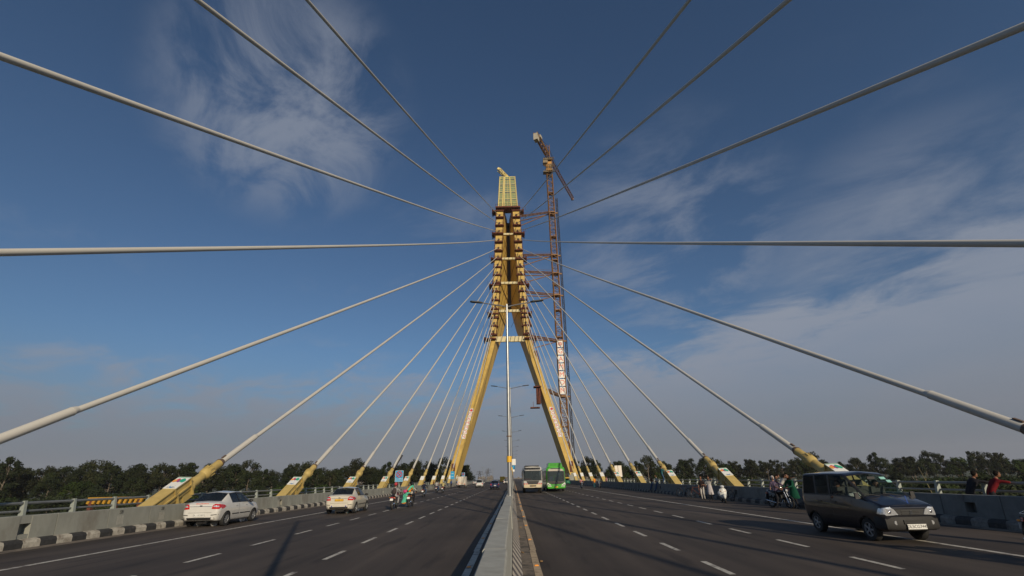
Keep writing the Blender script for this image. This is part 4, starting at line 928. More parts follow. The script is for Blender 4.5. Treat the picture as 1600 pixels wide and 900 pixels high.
        b = MB(); a_ = .12; hy = F + .045; b.tube([(a_ * cos(q), hy, 1.05 + a_ * .7 * sin(q)) for q in [k * pi / 8 for k in range(17)]], .012, 5); b.box((0, hy, 1.05), (.02, .02, .16)); b.build('emblem', m_chrome, t)
        plate(t, bvh, 'DL1PC0386', 'front', 0, .58, m_plate_y, .42, .16, size=.07)
        b = MB(); b.rings([[V((x, y, z)) for x, z in ((-1.0 * k, H - .04), (1.0 * k, H - .04), (.86 * k, H + .5 * q), (-.86 * k, H + .5 * q))] for y, k, q in ((F - .55, 1.0, .86), (F - .75, 1.05, 1), (F - 4.0, 1.05, 1), (F - 4.3, 1, .8))]); rp = b.build('roof_pod', pm, t)
        b = MB()
        for x_ in (-.55, .0, .5): b.box((x_, F - .565, H + .22), (.42, .03, .05))
        b.build('vent_slot', m_black, rp)
        for sx in (-1, 1): b = MB(); b.box((sx * 1.42, F + .1, 2.1), (.10, .12, .42)); b.tube([(sx * 1.15, F - .2, 2.6), (sx * 1.42, F + .1, 2.3)], .02, 6); b.build('wing_mirror', m_black, t)
        b = MB(); b.box((.62, F - .5, 1.6), (.5, .3, .6)); b.build('driver_seat', mat('bus_blue', (.08, .14, .26), .8), t)
    return t
# ================================================================ PEOPLE
def ik(a, c, l1, l2, pole):
    a, c = V(a), V(c); d = c - a; L = d.length
    if L > (l1 + l2) * .995: c = a + d.normalized() * (l1 + l2) * .995; d = c - a; L = d.length
    k = (l1 * l1 - l2 * l2 + L * L) / (2 * L); h = math.sqrt(max(l1 * l1 - k * k, 0)); n = d.normalized(); p = V(pole); p = (p - n * p.dot(n)).normalized()
    return a + n * k + p * h, c
def person(label, loc, rz, P, shirt, trous, shoe=None, hair=True, helmet=None, sleeve='short', skirt=None, group=None, s=1, bag=None, skin=None, headturn=0, dupatta=None, bare=False, vis=0):
    """P: joint positions in the person's own frame (x right, y forward): pel, chest, head, hL, hR, fL, fR"""
    t = empty('person', loc, rz, label, 'person', group); t.scale = (s, s, s)
    pel, ch = V(P['pel']), V(P['chest']); up = (ch - pel).normalized(); hd = V(P.get('head', ch + up * .22 + V((0, .02, .02))))
    rt = V(P.get('right', (1, 0, 0))); rt = (rt - up * rt.dot(up)).normalized()
    rtp = V(P.get('rightp', rt)).normalized()
    vs = [pel, pel.lerp(ch, .45), pel.lerp(ch, .85), ch + up * .02, ch.lerp(hd, .6)]; rad = [(.145, .115), (.13, .10), (.155, .11), (.09, .075), (.055, .055)]
    ed = [(0, 1), (1, 2), (2, 3), (3, 4)]; seg = [(0, 1, 's'), (1, 2, 's'), (2, 3, 's'), (3, 4, 'k')]
    hands = []
    for sd, H, F in ((-1, 'hL', 'fL'), (1, 'hR', 'fR')):
        sh = ch + rt * sd * .17 - up * .045; h = V(P[H]); el, wr_ = ik(sh, h, .28, .25, P.get('e' + H[1], (sd * .5, -.6, -.5)))
        n = len(vs); vs += [sh, el, wr_]; rad += [(.062, .062), (.043, .043), (.028, .028)]; ed += [(2, n), (n, n + 1), (n + 1, n + 2)]
        seg += [(2, n, 's'), (n, n + 1, 's'), (n + 1, n + 2, 's' if sleeve == 'long' else 'k')]; hands.append((wr_, (wr_ - el).normalized(), sd))
        hp = pel + rtp * sd * .09 - V((0, 0, .03)); f = V(P[F]) + V((0, 0, .08)); kn, an = ik(hp, f, .43, .42, P.get('k' + H[1], (0, 1, .1)))
        n = len(vs); toe = an + V(P.get('toe' + H[1], (0, .15, -.045)))
        vs += [hp, kn, an, toe]; rad += [(.092, .092), (.062, .062), (.042, .042), (.036, .032)]; ed += [(0, n), (n, n + 1), (n + 1, n + 2), (n + 2, n + 3)]
        seg += [(0, n, 't'), (n, n + 1, 't'), (n + 1, n + 2, 't' if not bare else 'k'), (n + 2, n + 3, 'f')]
    me = bpy.data.meshes.new('sk'); me.from_pydata(vs, ed, []); o = bpy.data.objects.new('sk', me); col.objects.link(o)
    o.modifiers.new('s', 'SKIN'); sv = me.skin_vertices[0].data
    for i, r in enumerate(rad): sv[i].radius = r; sv[i].use_root = (i == 0)
    m2 = o.modifiers.new('u', 'SUBSURF'); m2.levels = 2
    dg = bpy.context.evaluated_depsgraph_get(); bm = bmesh.new(); em = o.evaluated_get(dg).to_mesh(); bm.from_mesh(em); o.evaluated_get(dg).to_mesh_clear(); bpy.data.objects.remove(o)
    MI = {'s': 0, 't': 1, 'k': 2, 'f': 3}
    for f in bm.faces:
        c = f.calc_center_median(); best = 9; k_ = 's'
        for a_, b_, k in seg:
            A, B = vs[a_], vs[b_]; t_ = max(0, min(1, (c - A).dot(B - A) / (B - A).length_squared)); dd = (c - A.lerp(B, t_)).length / (rad[a_][0] * (1 - t_) + rad[b_][0] * t_)
            if dd < best: best = dd; k_ = k; tt = t_
        f.material_index = MI[k_]; f.smooth = True
    b = MB(); b.b.free(); b.b = bm; b.mi = 2
    Rz = Matrix.Rotation(headturn, 3, 'Z'); fw = Rz @ V(P.get('look', (0, 1, 0))).normalized(); X = fw.cross(V((0, 0, 1))).normalized(); U = X.cross(fw); HM = Matrix((X, fw, U)).transposed()
    b.ell(hd, (.072, .092, .112), HM, 16, 10); b.ell(hd + HM @ V((0, .03, -.055)), (.05, .06, .055), HM, 10, 6)
    b.ell(hd + HM @ V((0, .098, -.012)), (.014, .018, .028), HM, 8, 5)
    for sx in (-1, 1): b.ell(hd + HM @ V((sx * .074, -.005, -.01)), (.012, .022, .032), HM, 8, 5)
    b.mi = 4
    for sx in (-1, 1): b.ell(hd + HM @ V((sx * .030, .084, .008)), (.013, .008, .008), HM, 8, 5); b.box(hd + HM @ V((sx * .030, .088, .030)), (.032, .006, .006), HM)
    b.mi = 5; b.box(hd + HM @ V((0, .090, -.050)), (.042, .010, .012), HM); b.mi = 2
    for wr_, d, sd in hands:
        side = d.cross(V((0, 0, 1))); side = side.normalized() if side.length > .1 else V((1, 0, 0)); dn = d.cross(side)
        if dn.z > 0: dn = -dn
        HM2 = Matrix((side, d, -dn)).transposed(); b.ell(wr_ + d * .05, (.038, .055, .017), HM2, 10, 6)
        for q in range(4):
            r0 = wr_ + d * .085 + side * (q - 1.5) * .019; l = (.065, .078, .072, .055)[q]; b.tube([r0, r0 + d * l * .5 + dn * .006, r0 + d * l * .85 + dn * .022, r0 + d * l + dn * .04], [.0095, .009, .008, .006], 6)
        r0 = wr_ + d * .03 - side * .03 * sd; b.tube([r0, r0 - side * .025 * sd + d * .03 + dn * .006, r0 - side * .03 * sd + d * .06 + dn * .014], [.011, .010, .007], 6)
    sk = skin or m_skin
    b.build('body', [shirt, trous, sk, shoe or m_black, m_ink, mat('lip', (.13, .05, .04), .5)], t, 60)
    if helmet:
        b = MB(); b.ell(hd + HM @ V((0, -.008, .02)), (.118, .138, .130), HM, 18, 10)
        for v in list(b.b.verts):
            q = HM.transposed() @ (v.co - hd)
            if q.y > .05 and q.z < .03: v.co -= fw * .06
            if q.z < -.08: v.co.z += .02
        b.mi = 1; b.ell(hd + HM @ V((0, .062, .0)), (.085, .065, .045), HM, 12, 6)
        b.build('helmet', [helmet, m_glass], t, 60)
    elif hair:
        b = MB(); rr = []
        b.ell(hd + HM @ V((0, -.016, .022)), (.083, .098, .106), HM, 14, 9)
        for v in list(b.b.verts):
            q = HM.transposed() @ (v.co - hd)
            if q.y > .03 and q.z < .06: v.co -= fw * (.05 + q.y * .4)
        if hair == 'long': b.ell(hd + HM @ V((0, -.075, -.10)), (.065, .045, .14), HM, 10, 7)
        if hair == 'scarf': b.ell(hd + HM @ V((0, -.02, .0)), (.095, .110, .125), HM, 12, 8)
        b.build('hair', mat('scarf_white', (.5, .48, .46), .9) if hair == 'scarf' else m_hair, t, 60)
    if skirt:
        m_, z0, wid = skirt; b = MB(); rr = []
        for q in range(9):
            u = q / 8; z = (pel.z + .22) * (1 - u) + z0 * u; w = .15 + (wid - .15) * min(1, u * 1.15); c = pel.lerp(ch, .4 * max(0, 1 - u * 3))
            rr.append([V((c.x + w * cos(a) * (1 + .05 * u * cos(6 * a)), c.y + (w * .78) * sin(a) * (1 + .06 * u * sin(5 * a)), z)) for a in [2 * pi * k / 20 for k in range(20)]])
        b.rings(rr); b.build('tunic', m_, t, 60)
    if bag:
        b = MB(); c = pel.lerp(ch, .62) - up.cross(rt).cross(up) * 0; bk = -(rt.cross(up)) ; bk = V((0, -1, 0)) + up * .2
        RM = Matrix((rt, up.cross(rt), up)).transposed(); c = pel.lerp(ch, .6) + V((0, -.20, 0)); b.ell(c, (.16, .11, .23), RM, 14, 8); b.ell(c + RM @ V((0, .07 if (RM @ V((0, 1, 0))).y < 0 else -.07, -.06)), (.11, .06, .12), RM, 10, 6)
        for sx in (-.1, .1): b.tube([ch + rt * sx + V((0, -.1, .02)), ch + rt * sx + V((0, .08, .03)), ch + rt * sx * 1.3 + V((0, .12, -.15))], .018, 5)
        bb = b.build('backpack', bag, t, 60)
    return t
def stand(lean=0, hl=None, hr=None, step=.0, h=0):
    return dict(pel=(0, 0, .92 + h), chest=(0, lean, 1.40 + h), hL=hl or (-.26, .04, .84 + h), hR=hr or (.26, .04, .84 + h), fL=(-.10, -step, h), fR=(.10, step, h))
RIDE = dict(pel=(0, -.12, .84), chest=(0, .0, 1.30), head=(0, .07, 1.54), hL=(-.30, .40, 1.02), hR=(.30, .40, 1.02), fL=(-.20, .14, .30), fR=(.20, .14, .30), eL=(-.8, -.2, -.5), eR=(.8, -.2, -.5), kL=(-.25, 1, .2), kR=(.25, 1, .2))
def pill(dy=-.42): return dict(pel=(0, dy, .90), chest=(0, dy + .02, 1.36), hL=(-.18, dy + .35, 1.05), hR=(.18, dy + .35, 1.05), fL=(-.22, dy + .15, .36), fR=(.22, dy + .15, .36), kL=(-.3, 1, .2), kR=(.3, 1, .2))

# ================================================================ TWO WHEELERS
def motorcycle(label, loc, rz, tank, group='motorcycles riding on the bridge', lamp=True, ptxt=None):
    t = empty('motorcycle', loc, rz, label, 'motorcycle', group)
    for y, w in ((-.64, .105), (.66, .08)):
        b = MB(); r = .30; b.rings([[V((w / 2 * cos(a) * (1 if True else 1), y + (r - .045 + .045 * sin(a)) * cos(p), r + (r - .045 + .045 * sin(a)) * sin(p))) for a in [2 * pi * q / 8 for q in range(8)]] for p in [2 * pi * k / 28 for k in range(29)]], False)
        tw_ = b.build('wheel', m_rubber, t, 60)
        b = MB(); b.lathe([(.235, -.02), (.25, 0), (.235, .02), (.222, 0), (.235, -.02)], (0, y, r), 'X', 24, False); b.lathe([(.055, -.05), (.055, .05)], (0, y, r), 'X', 12)
        for k in range(6): a = 2 * pi * k / 6; b.tube([(0, y, r), (0, y + .23 * cos(a), r + .23 * sin(a))], .011, 5)
        b.build('rim', m_rim, tw_)
    b = MB()
    for q in [[(0, .46, .90), (0, .10, .74), (0, -.15, .70), (0, -.55, .72)], [(0, .46, .86), (0, .28, .48), (0, -.1, .30), (0, -.22, .45), (0, -.15, .70)], [(.07, -.22, .34), (.08, -.64, .30)], [(-.07, -.22, .34), (-.08, -.64, .30)], [(.09, -.62, .32), (.10, -.42, .66)], [(-.09, -.62, .32), (-.10, -.42, .66)]]: b.tube(q, .022, 7)
    b.build('frame', m_black, t, 60)
    b = MB()
    for sx in (-.075, .075): b.tube([(sx, .66, .30), (sx, .50, .78), (sx * .9, .44, .98)], .022, 8)
    b.box((0, .45, .93), (.2, .05, .03)); b.build('fork', m_chrome, t, 60)
    b = MB(); b.box((0, .06, .42), (.22, .34, .24)); b.box((0, .14, .58), (.15, .17, .16), (radians(15), 0, 0))
    for q in range(4): b.box((0, .14, .53 + .04 * q), (.20, .21, .012), (radians(15), 0, 0))
    b.lathe([(.09, .10), (.09, .15)], (0, .02, .38), 'X', 14); b.lathe([(.09, -.15), (.09, -.10)], (0, .02, .38), 'X', 14)
    for sx in (-1, 1): b.tube([(sx * .11, .10, .30), (sx * .26, .10, .29)], .014, 6); b.tube([(sx * .11, -.32, .36), (sx * .26, -.32, .36)], .012, 6)
    b.build('engine', mat('engine_grey', (.12, .12, .12), .4, .7, .2, 12), t, 40)
    b = MB(); b.ell((0, .20, .82), (.14, .27, .12), Matrix.Rotation(radians(8), 3, 'X'), 16, 9); b.build('fuel_tank', tank, t, 60)
    b = MB(); b.box((0, -.30, .70), (.20, .40, .14), taper=.8); b.box((0, -.58, .74), (.16, .25, .09), (radians(-10), 0, 0), .8); b.build('side_panel', tank, t)
    b = MB(); b.rings([[V((w * cos(a), y, z + .045 * sin(a))) for a in [2 * pi * q / 12 for q in range(12)]] for y, z, w in ((.02, .80, .08), (-.10, .79, .12), (-.35, .81, .14), (-.60, .86, .13), (-.70, .88, .06))]); b.build('seat', m_black, t, 60)
    b = MB(); b.tube([(.10, -.4, .84), (.12, -.72, .88), (0, -.80, .90), (-.12, -.72, .88), (-.10, -.4, .84)], .013, 6); b.build('grab_rail', m_chrome, t, 60)
    b = MB(); b.tube([(.0, .24, .42), (.10, .22, .26), (.14, -.15, .27), (.155, -.3, .30), (.16, -.78, .38)], [.02, .022, .025, .04, .045], 10); b.build('exhaust', m_chrome, t, 60)
    b = MB()
    for sx in (-1, 1): b.tube([(0, .44, .98), (sx * .14, .43, 1.03), (sx * .22, .38, 1.05), (sx * .36, .30, 1.03)], .012, 6)
    hb = b.build('handlebar', m_chrome, t, 60)
    b = MB(); [b.tube([(sx * .24, .37, 1.05), (sx * .37, .29, 1.03)], .018, 8) for sx in (-1, 1)]; b.build('grip', m_black, hb, 60)
    b = MB(); [(b.tube([(sx * .22, .38, 1.05), (sx * .30, .36, 1.17)], .006, 5), b.ell((sx * .32, .36, 1.19), (.06, .02, .04))) for sx in (-1, 1)]; b.build('mirror', m_black, hb, 60)
    b = MB(); b.ell((0, .55, .90), (.11, .09, .11)); b.box((0, .55, 1.0), (.20, .03, .14), (radians(25), 0, 0), .7); b.build('headlamp_cowl', tank, t, 60)
    b = MB(); b.ell((0, .61, .89), (.085, .04, .085)); b.build('headlight', m_hl, t, 60)
    b = MB(); b.rings([[V((.06 * cos(a), .66 + .345 * cos(p), .30 + .345 * sin(p) + .0 * sin(a))) if q < 4 else V((.05 * cos(a), .66 + .33 * cos(p), .30 + .33 * sin(p))) for q, a in enumerate([2 * pi * k / 8 for k in range(8)])] for p in [radians(q) for q in range(20, 161, 14)]]); b.build('front_mudguard', tank, t, 60)
    b = MB(); b.box((0, -.86, .60), (.16, .03, .34), (radians(-22), 0, 0)); b.box((0, -.74, .78), (.14, .22, .05), (radians(-10), 0, 0)); mg = b.build('rear_mudguard', m_black, t)
    b = MB(); b.box((0, -.80, .76), (.17, .06, .085), taper=.8); b.build('tail_light', m_tl, t)
    b = MB(); b.box((0, -.905, .62), (.20, .01, .13), (radians(-12), 0, 0)); b.build('number_plate', m_white, t)
    b = MB(); [b.ell((sx * .17, -.76, .74), (.03, .04, .025)) for sx in (-1, 1)]; [b.ell((sx * .20, .52, .92), (.03, .04, .025)) for sx in (-1, 1)]; b.build('indicator', m_orange, t, 60)
    return t
def scooter(label, loc, rz, pm, plate=True):
    t = empty('scooter', loc, rz, label, 'scooter')
    for y in (-.60, .64):
        r = .235; b = MB(); b.rings([[V((.055 * cos(a), y + (r - .045 + .045 * sin(a)) * cos(p), r + (r - .045 + .045 * sin(a)) * sin(p))) for a in [2 * pi * q / 8 for q in range(8)]] for p in [2 * pi * k / 24 for k in range(25)]], False); w_ = b.build('wheel', m_rubber, t, 60)
        b = MB(); b.lathe([(.15, -.03), (.15, .03)], (0, y, r), 'X', 18); b.build('rim', m_rim, w_, 40)
    b = MB(); R_ = lambda y, z, w, h: [V((w * cos(a), y, z + h * sin(a))) for a in [2 * pi * q / 16 for q in range(16)]]
    b.rings([R_(-.88, .62, .05, .04), R_(-.78, .60, .14, .14), R_(-.55, .55, .20, .20), R_(-.25, .50, .21, .21), R_(-.05, .46, .17, .19), R_(.0, .44, .10, .12)]); b.build('rear_body', pm, t, 60)
    b = MB(); b.rings([R_(-.78, .74, .08, .03), R_(-.6, .77, .15, .05), R_(-.2, .77, .16, .05), R_(.02, .74, .10, .04)]); b.build('seat', m_black, t, 60)
    b = MB(); b.box((0, .15, .30), (.32, .40, .06)); b.build('footboard', m_black, t)
    b = MB(); b.rings([[V((-w, y + .05, z)), V((-w * .6, y + .10, z)), V((0, y + .14, z)), V((w * .6, y + .10, z)), V((w, y + .05, z)), V((w * .9, y, z)), V((0, y + .03, z)), V((-w * .9, y, z))] for w, y, z in ((.12, .38, .28), (.20, .38, .40), (.235, .36, .62), (.22, .32, .80), (.13, .30, .90))]); b.build('front_apron', pm, t, 60)
    b = MB(); b.rings([R_(.42, .40, .05, .06), R_(.52, .47, .09, .08), R_(.66, .49, .10, .09), R_(.80, .44, .09, .09), R_(.90, .34, .05, .06)]); b.build('front_mudguard', pm, t, 60)
    b = MB(); b.rings([R_(.22, 1.0, .10, .05), R_(.32, 1.0, .13, .09), R_(.42, .98, .12, .09), R_(.47, .97, .07, .06)]); hc = b.build('handlebar_cowl', pm, t, 60)
    b = MB(); b.ell((0, .455, .975), (.075, .035, .055)); b.build('headlight', m_hl, hc, 60)
    b = MB(); b.tube([(-.34, .20, 1.03), (-.12, .30, 1.01), (.12, .30, 1.01), (.34, .20, 1.03)], .014, 6); b.build('handlebar', m_black, t, 60)
    b = MB(); [(b.tube([(sx * .22, .26, 1.03), (sx * .28, .26, 1.18)], .006, 5), b.ell((sx * .29, .26, 1.22), (.045, .02, .06))) for sx in (-1, 1)]; b.build('mirror', m_black, t, 60)
    b = MB(); b.tube([(0, .34, .85), (0, .50, .5), (.05, .64, .24)], .03, 8); b.build('fork', m_dark, t, 60)
    b = MB(); b.ell((0, -.89, .66), (.12, .03, .05)); b.build('tail_light', m_tl, t, 60)
    b = MB(); b.box((0, .50, .70) if plate else (0, -.93, .5), (.22, .01, .08)); b.build('number_plate', m_white, t)
    b = MB(); [b.ell((sx * .13, .455, .72), (.04, .02, .025)) for sx in (-1, 1)]; b.build('indicator', m_orange, t, 60)
    return t
def bicycle(label, loc, rz, cm):
    t = empty('bicycle', loc, rz, label, 'bicycle', 'bicycles parked against the right wall')
    for y in (-.52, .55):
        r = .34; b = MB(); b.tube([(0, y + r * cos(a), r + r * sin(a)) for a in [2 * pi * k / 32 for k in range(33)]], .018, 6, False); w_ = b.build('wheel', m_rubber, t, 60)
        b = MB(); [b.tube([(0, y, r), (0, y + (r - .01) * cos(a), r + (r - .01) * sin(a))], .0035, 3) for a in [2 * pi * k / 16 for k in range(16)]]; b.lathe([(.03, -.04), (.03, .04)], (0, y, r), 'X', 8); b.build('spokes', m_rim, w_)
    b = MB(); bb, st_, hd = (0, -.08, .28), (0, -.20, .82), (0, .38, .82)
    for q in ([bb, st_], [st_, hd], [bb, (0, .42, .72)], [bb, (0, -.52, .34)], [(0, -.18, .74), (0, -.52, .34)], [(0, .36, .90), (0, .42, .70), (0, .55, .34)]): b.tube(q, .017, 7)
    b.build('frame', cm, t, 60)
    b = MB(); b.ell((0, -.24, .88), (.08, .14, .03)); b.build('saddle', m_black, t, 60)
    b = MB(); b.tube([(-.27, .22, .98), (-.15, .36, .98), (0, .37, .96), (.15, .36, .98), (.27, .22, .98)], .012, 6); b.build('handlebar', m_chrome, t, 60)
    b = MB(); b.box((0, -.60, .72), (.14, .36, .012)); b.tube([(.05, -.7, .72), (.03, -.52, .36)], .006, 4); b.build('carrier', m_dark, t)
    b = MB(); b.lathe([(.09, .03), (.09, .04)], bb, 'X', 16); b.tube([(.05, -.08, .28), (.05, .02, .14), (.12, .02, .14)], .01, 5); b.tube([(-.05, -.08, .28), (-.05, -.18, .42), (-.12, -.18, .42)], .01, 5); b.build('crank', m_dark, t)
    return t
def auto(label, loc, rz, group=None):
    t = empty('auto_rickshaw', loc, rz, label, 'auto rickshaw', group); gm_ = paint('auto_green', (.02, .20, .09)); ym = paint('auto_yellow', (.60, .38, .03))
    b = MB(); b.rings([[V((x * w, y, z0 + (z1 - z0) * v)) for x, v in ((-1, 0), (1, 0), (1, .8), (.9, 1), (-.9, 1), (-1, .8))] for y, w, z0, z1 in ((-1.25, .60, .35, 1.0), (-1.1, .65, .3, 1.02), (-.45, .65, .28, 1.02), (-.44, .65, .28, .42), (.6, .60, .28, .42), (.62, .55, .28, 1.0), (1.1, .40, .30, .98), (1.3, .18, .45, .8))]); b.build('body', gm_, t, 30)
    b = MB(); b.rings([[V((x * w, y, z)) for x, z in ((-1, z0), (1, z0), (.95, z1), (.5, z1 + .05), (-.5, z1 + .05), (-.95, z1))] for y, w, z0, z1 in ((-1.28, .60, 1.50, 1.58), (-1.15, .64, 1.48, 1.68), (.4, .62, 1.5, 1.70), (.75, .52, 1.5, 1.62))]); b.build('canopy', ym, t, 30)
    b = MB()
    for sx in (-1, 1): [b.tube([(sx * .6, y, 1.0), (sx * .59, y2, 1.52)], .022, 6) for y, y2 in ((-1.15, -1.15), (-.45, -.45), (.95, .65))]
    b.box((0, -1.22, 1.25), (1.1, .03, .5)); b.build('canopy_frame', m_black, t)
    b = MB(); b.mesh([(-.5, .98, 1.0), (.5, .98, 1.0), (.48, .70, 1.5), (-.48, .70, 1.5)], [(0, 1, 2, 3)]); b.build('windshield', m_glassc, t)
    for x, y in ((0, 1.05), (-.55, -.85), (.55, -.85)): b = MB(); b.lathe([(.12, -.05), (.20, -.05), (.22, 0), (.20, .05), (.12, .05)], (x, y, .22), 'X', 20); b.build('wheel', m_rubber, t, 40)
    b = MB(); b.box((0, -.55, .62), (1.1, .4, .12)); b.box((0, -.8, .85), (1.1, .1, .45)); b.box((0, .2, .6), (.5, .3, .1)); b.build('seat', m_black, t)
    b = MB(); b.ell((0, 1.28, .78), (.09, .05, .09)); b.build('headlight', m_hl, t, 60)
    b = MB(); [b.box((sx * .5, -1.27, .6), (.12, .03, .10)) for sx in (-1, 1)]; b.build('tail_light', m_tl, t)
    return t
# ================================================================ PLACE THE TRAFFIC
white = paint('white', (.62, .61, .57)); cream = paint('cream', (.60, .56, .46)); grey = mat('paint_grey', (.015, .015, .020), .28, .5, .06, 3, coat=.8); navy = paint('navy', (.015, .025, .09))
car('sedan', white, 'white sedan with a red script on its boot stopped beside the left wall', (-14.42, 25.15, .004), radians(1), plate_txt='DL 12C3071')
b = MB(); o = None
car('sedan', cream, 'cream white taxi sedan with a yellow number plate and blue bumper dots', (-10.62, 32.3, .004), radians(2), plate_txt='DL 1ZB 4573', plate_m=m_plate_y)
taxi = [o for o in bpy.data.objects if o.parent is None and o.name.startswith('sedan')]
b = MB(); [b.ell((sx, -2.00, .44), (.035, .02, .035)) for sx in (-.42, .42)]; b.build('bumper_dot', mat('dot_blue', (.02, .03, .3), .4), taxi[1])
b = MB(); [b.text(w_, .10, lambda v, x_=x_: V((x_ + v.x, -2.0 + .045 + .06 - .02 + (v.y) * .55, .962 + v.y * .62))) for w_, x_ in (('RIVER', -.16), ('SIDE', .18))]
b.b.free()
b = MB()
for q in range(11):     # illegible red script along the boot lid
    b.box((-.27 + .054 * q, -1.955 + .02, .955 + (.012 if q % 3 else 0)), (.034, .02, .045 + .015 * (q % 2)))
b.box((0, -1.945, .985), (.58, .02, .008)); b.build('boot_script', mat('script_red', (.65, .08, .04), .5), taxi[0])
car('van', grey, 'dark grey passenger van with blue ribbons on its bonnet coming towards the camera', (10.62, 15.42, .004), radians(180), 'van', plate_txt='DL5CG7445', gm=m_glassc)
SEAT = lambda x, y, lean=0: dict(pel=(x, y, .86), chest=(x, y - .04, 1.22), head=(x, y + .01, 1.46), hL=(x - .15, y + .40, 1.10), hR=(x + .15, y + .40, 1.10), fL=(x - .12, y + .52, .42), fR=(x + .12, y + .52, .42))
cl_b, cl_w, cl_dk, cl_jn = cloth('blue', (.03, .08, .22)), cloth('white', (.42, .40, .37)), cloth('dark', (.018, .018, .022)), cloth('jeans', (.05, .09, .17))
cl_red, cl_teal, cl_gr, cl_pur = cloth('red', (.13, .008, .012)), cloth('teal', (.03, .13, .15)), cloth('green', (.006, .06, .035)), cloth('purple', (.10, .075, .12))
cl_or, cl_sari, cl_pink, cl_gy = cloth('orange', (.65, .22, .02)), cloth('sari_green', (.10, .50, .33)), cloth('pink', (.50, .22, .22)), cloth('grey', (.30, .30, .30))
cl_navy = cloth('navy', (.012, .016, .035))
van_loc = (10.62, 15.42, .03)
person('driver in a checked shirt at the wheel of the dark grey van', van_loc, pi, SEAT(.36, .38), cl_w, cl_dk, s=.96)
person('dark-haired front passenger sitting in the dark grey van', van_loc, pi, SEAT(-.36, .38), cl_dk, cl_dk, s=.96)
P_ = SEAT(.40, -.32); P_['look'] = (.8, .4, 0); P_['hR'] = (.62, -.05, 1.20); person('woman resting her arm at the middle side window of the dark grey van', van_loc, pi, P_, cl_dk, cl_dk, hair='long', s=.96)
bus('coach', 'white and cream police coach with red bands beside the lamp post', (2.45, 66.8, .004), pi)
bus('city', 'bright green city bus with a roof pod beside the white coach', (5.80, 73.2, .004), pi)
# riders on the left carriageway, heading away
def ride(y, x, tank, lb_m, lb_p, shirt, tr, helmet, rz=0, **k):
    motorcycle(lb_m, (x, y, .004), rz, tank); P = dict(RIDE); P.update(k.pop('P', {}))
    return person(lb_p, (x, y, .004), rz, P, shirt, tr, helmet=helmet, **k)
mr, mb_, mw = paint('moto_red', (.38, .01, .01)), paint('moto_black', (.012, .012, .014)), paint('helmet_white', (.5, .5, .5))
ride(34.5, -8.20, mr, 'red motorcycle right of the cream taxi', 'rider with red and white helmet and a dark backpack', cl_gy, cl_gy, paint('helmet_red', (.40, .02, .03)), sleeve='long', bag=mat('bag_brown', (.04, .03, .03), .9))
ride(37.1, -7.62, mb_, 'black motorcycle carrying a woman in a green sari', 'rider with black helmet and white shirt in front of the woman in the sari', cl_w, cl_dk, mb_, sleeve='long')
P_ = dict(pel=(-.04, -.48, .92), chest=(.0, -.46, 1.36), hL=(-.25, -.15, 1.02), hR=(.12, -.12, 1.15), fL=(-.42, -.42, .30), fR=(-.38, -.22, .34), kL=(-1, .2, .2), kR=(-1, .2, .2), right=(.75, -.66, 0), rightp=(.1, .99, 0), toeL=(-.12, .02, -.04), toeR=(-.12, .02, -.04), look=(-.5, .85, 0))
sr = person('woman in a pale green and orange sari riding side-saddle', (-7.62, 37.1, .004), 0, P_, cl_or, cl_sari, shoe=cl_sari, hair='long')
b = MB(); rr = []
for q in range(8):
    u = q / 7; rr.append([V((-.06 - .34 * u + (.17 + .06 * u) * cos(a), -.46 + .10 * u + .22 * sin(a), 1.0 - .70 * u ** 1.3 + .02 * sin(4 * a))) for a in [2 * pi * k / 16 for k in range(16)]])
b.rings(rr); b.tube([(-.12, -.62, 1.12), (.08, -.60, 1.34), (.16, -.42, 1.42), (.20, -.30, 1.20)], [.07, .09, .07, .05], 8); b.build('sari_drape', cl_sari, sr, 60)
b = MB(); b.ell((-.36, -.40, 1.05), (.17, .12, .12)); b.build('handbag', mat('bag_pink', (.55, .04, .18), .6), sr, 60)
b = MB(); b.tube([(-.52, -.52, .27), (-.38, -.60, .26), (-.22, -.50, .30), (-.24, -.2, .28), (-.45, -.16, .27)], .03, 6); b.build('sari_border', cl_or, sr, 60)
ride(57.2, -10.30, mb_, 'black motorcycle ridden by the man in navy', 'rider in navy jacket and blue jeans on a black motorcycle', cl_navy, cl_jn, mb_, sleeve='long')
ride(71.5, -10.15, mr, 'dark red scooter-like motorcycle of the rider in yellow and grey', 'rider in yellow and grey shirt with grey helmet', cloth('yelgrey', (.40, .34, .16)), cl_dk, mw)
ride(75.0, -11.55, mb_, 'dark motorcycle carrying two people ahead of the man in navy', 'rider in pale shirt carrying a passenger', cl_pink, cl_b, mb_)
person('pillion passenger in white behind the rider in the pale shirt', (-11.55, 75, .004), 0, pill(), cl_w, cl_b)
ride(132, -15.0, mb_, 'tiny distant motorcycle by the second blue sign', 'tiny distant rider in blue by the second blue sign', cl_b, cl_dk, mb_)
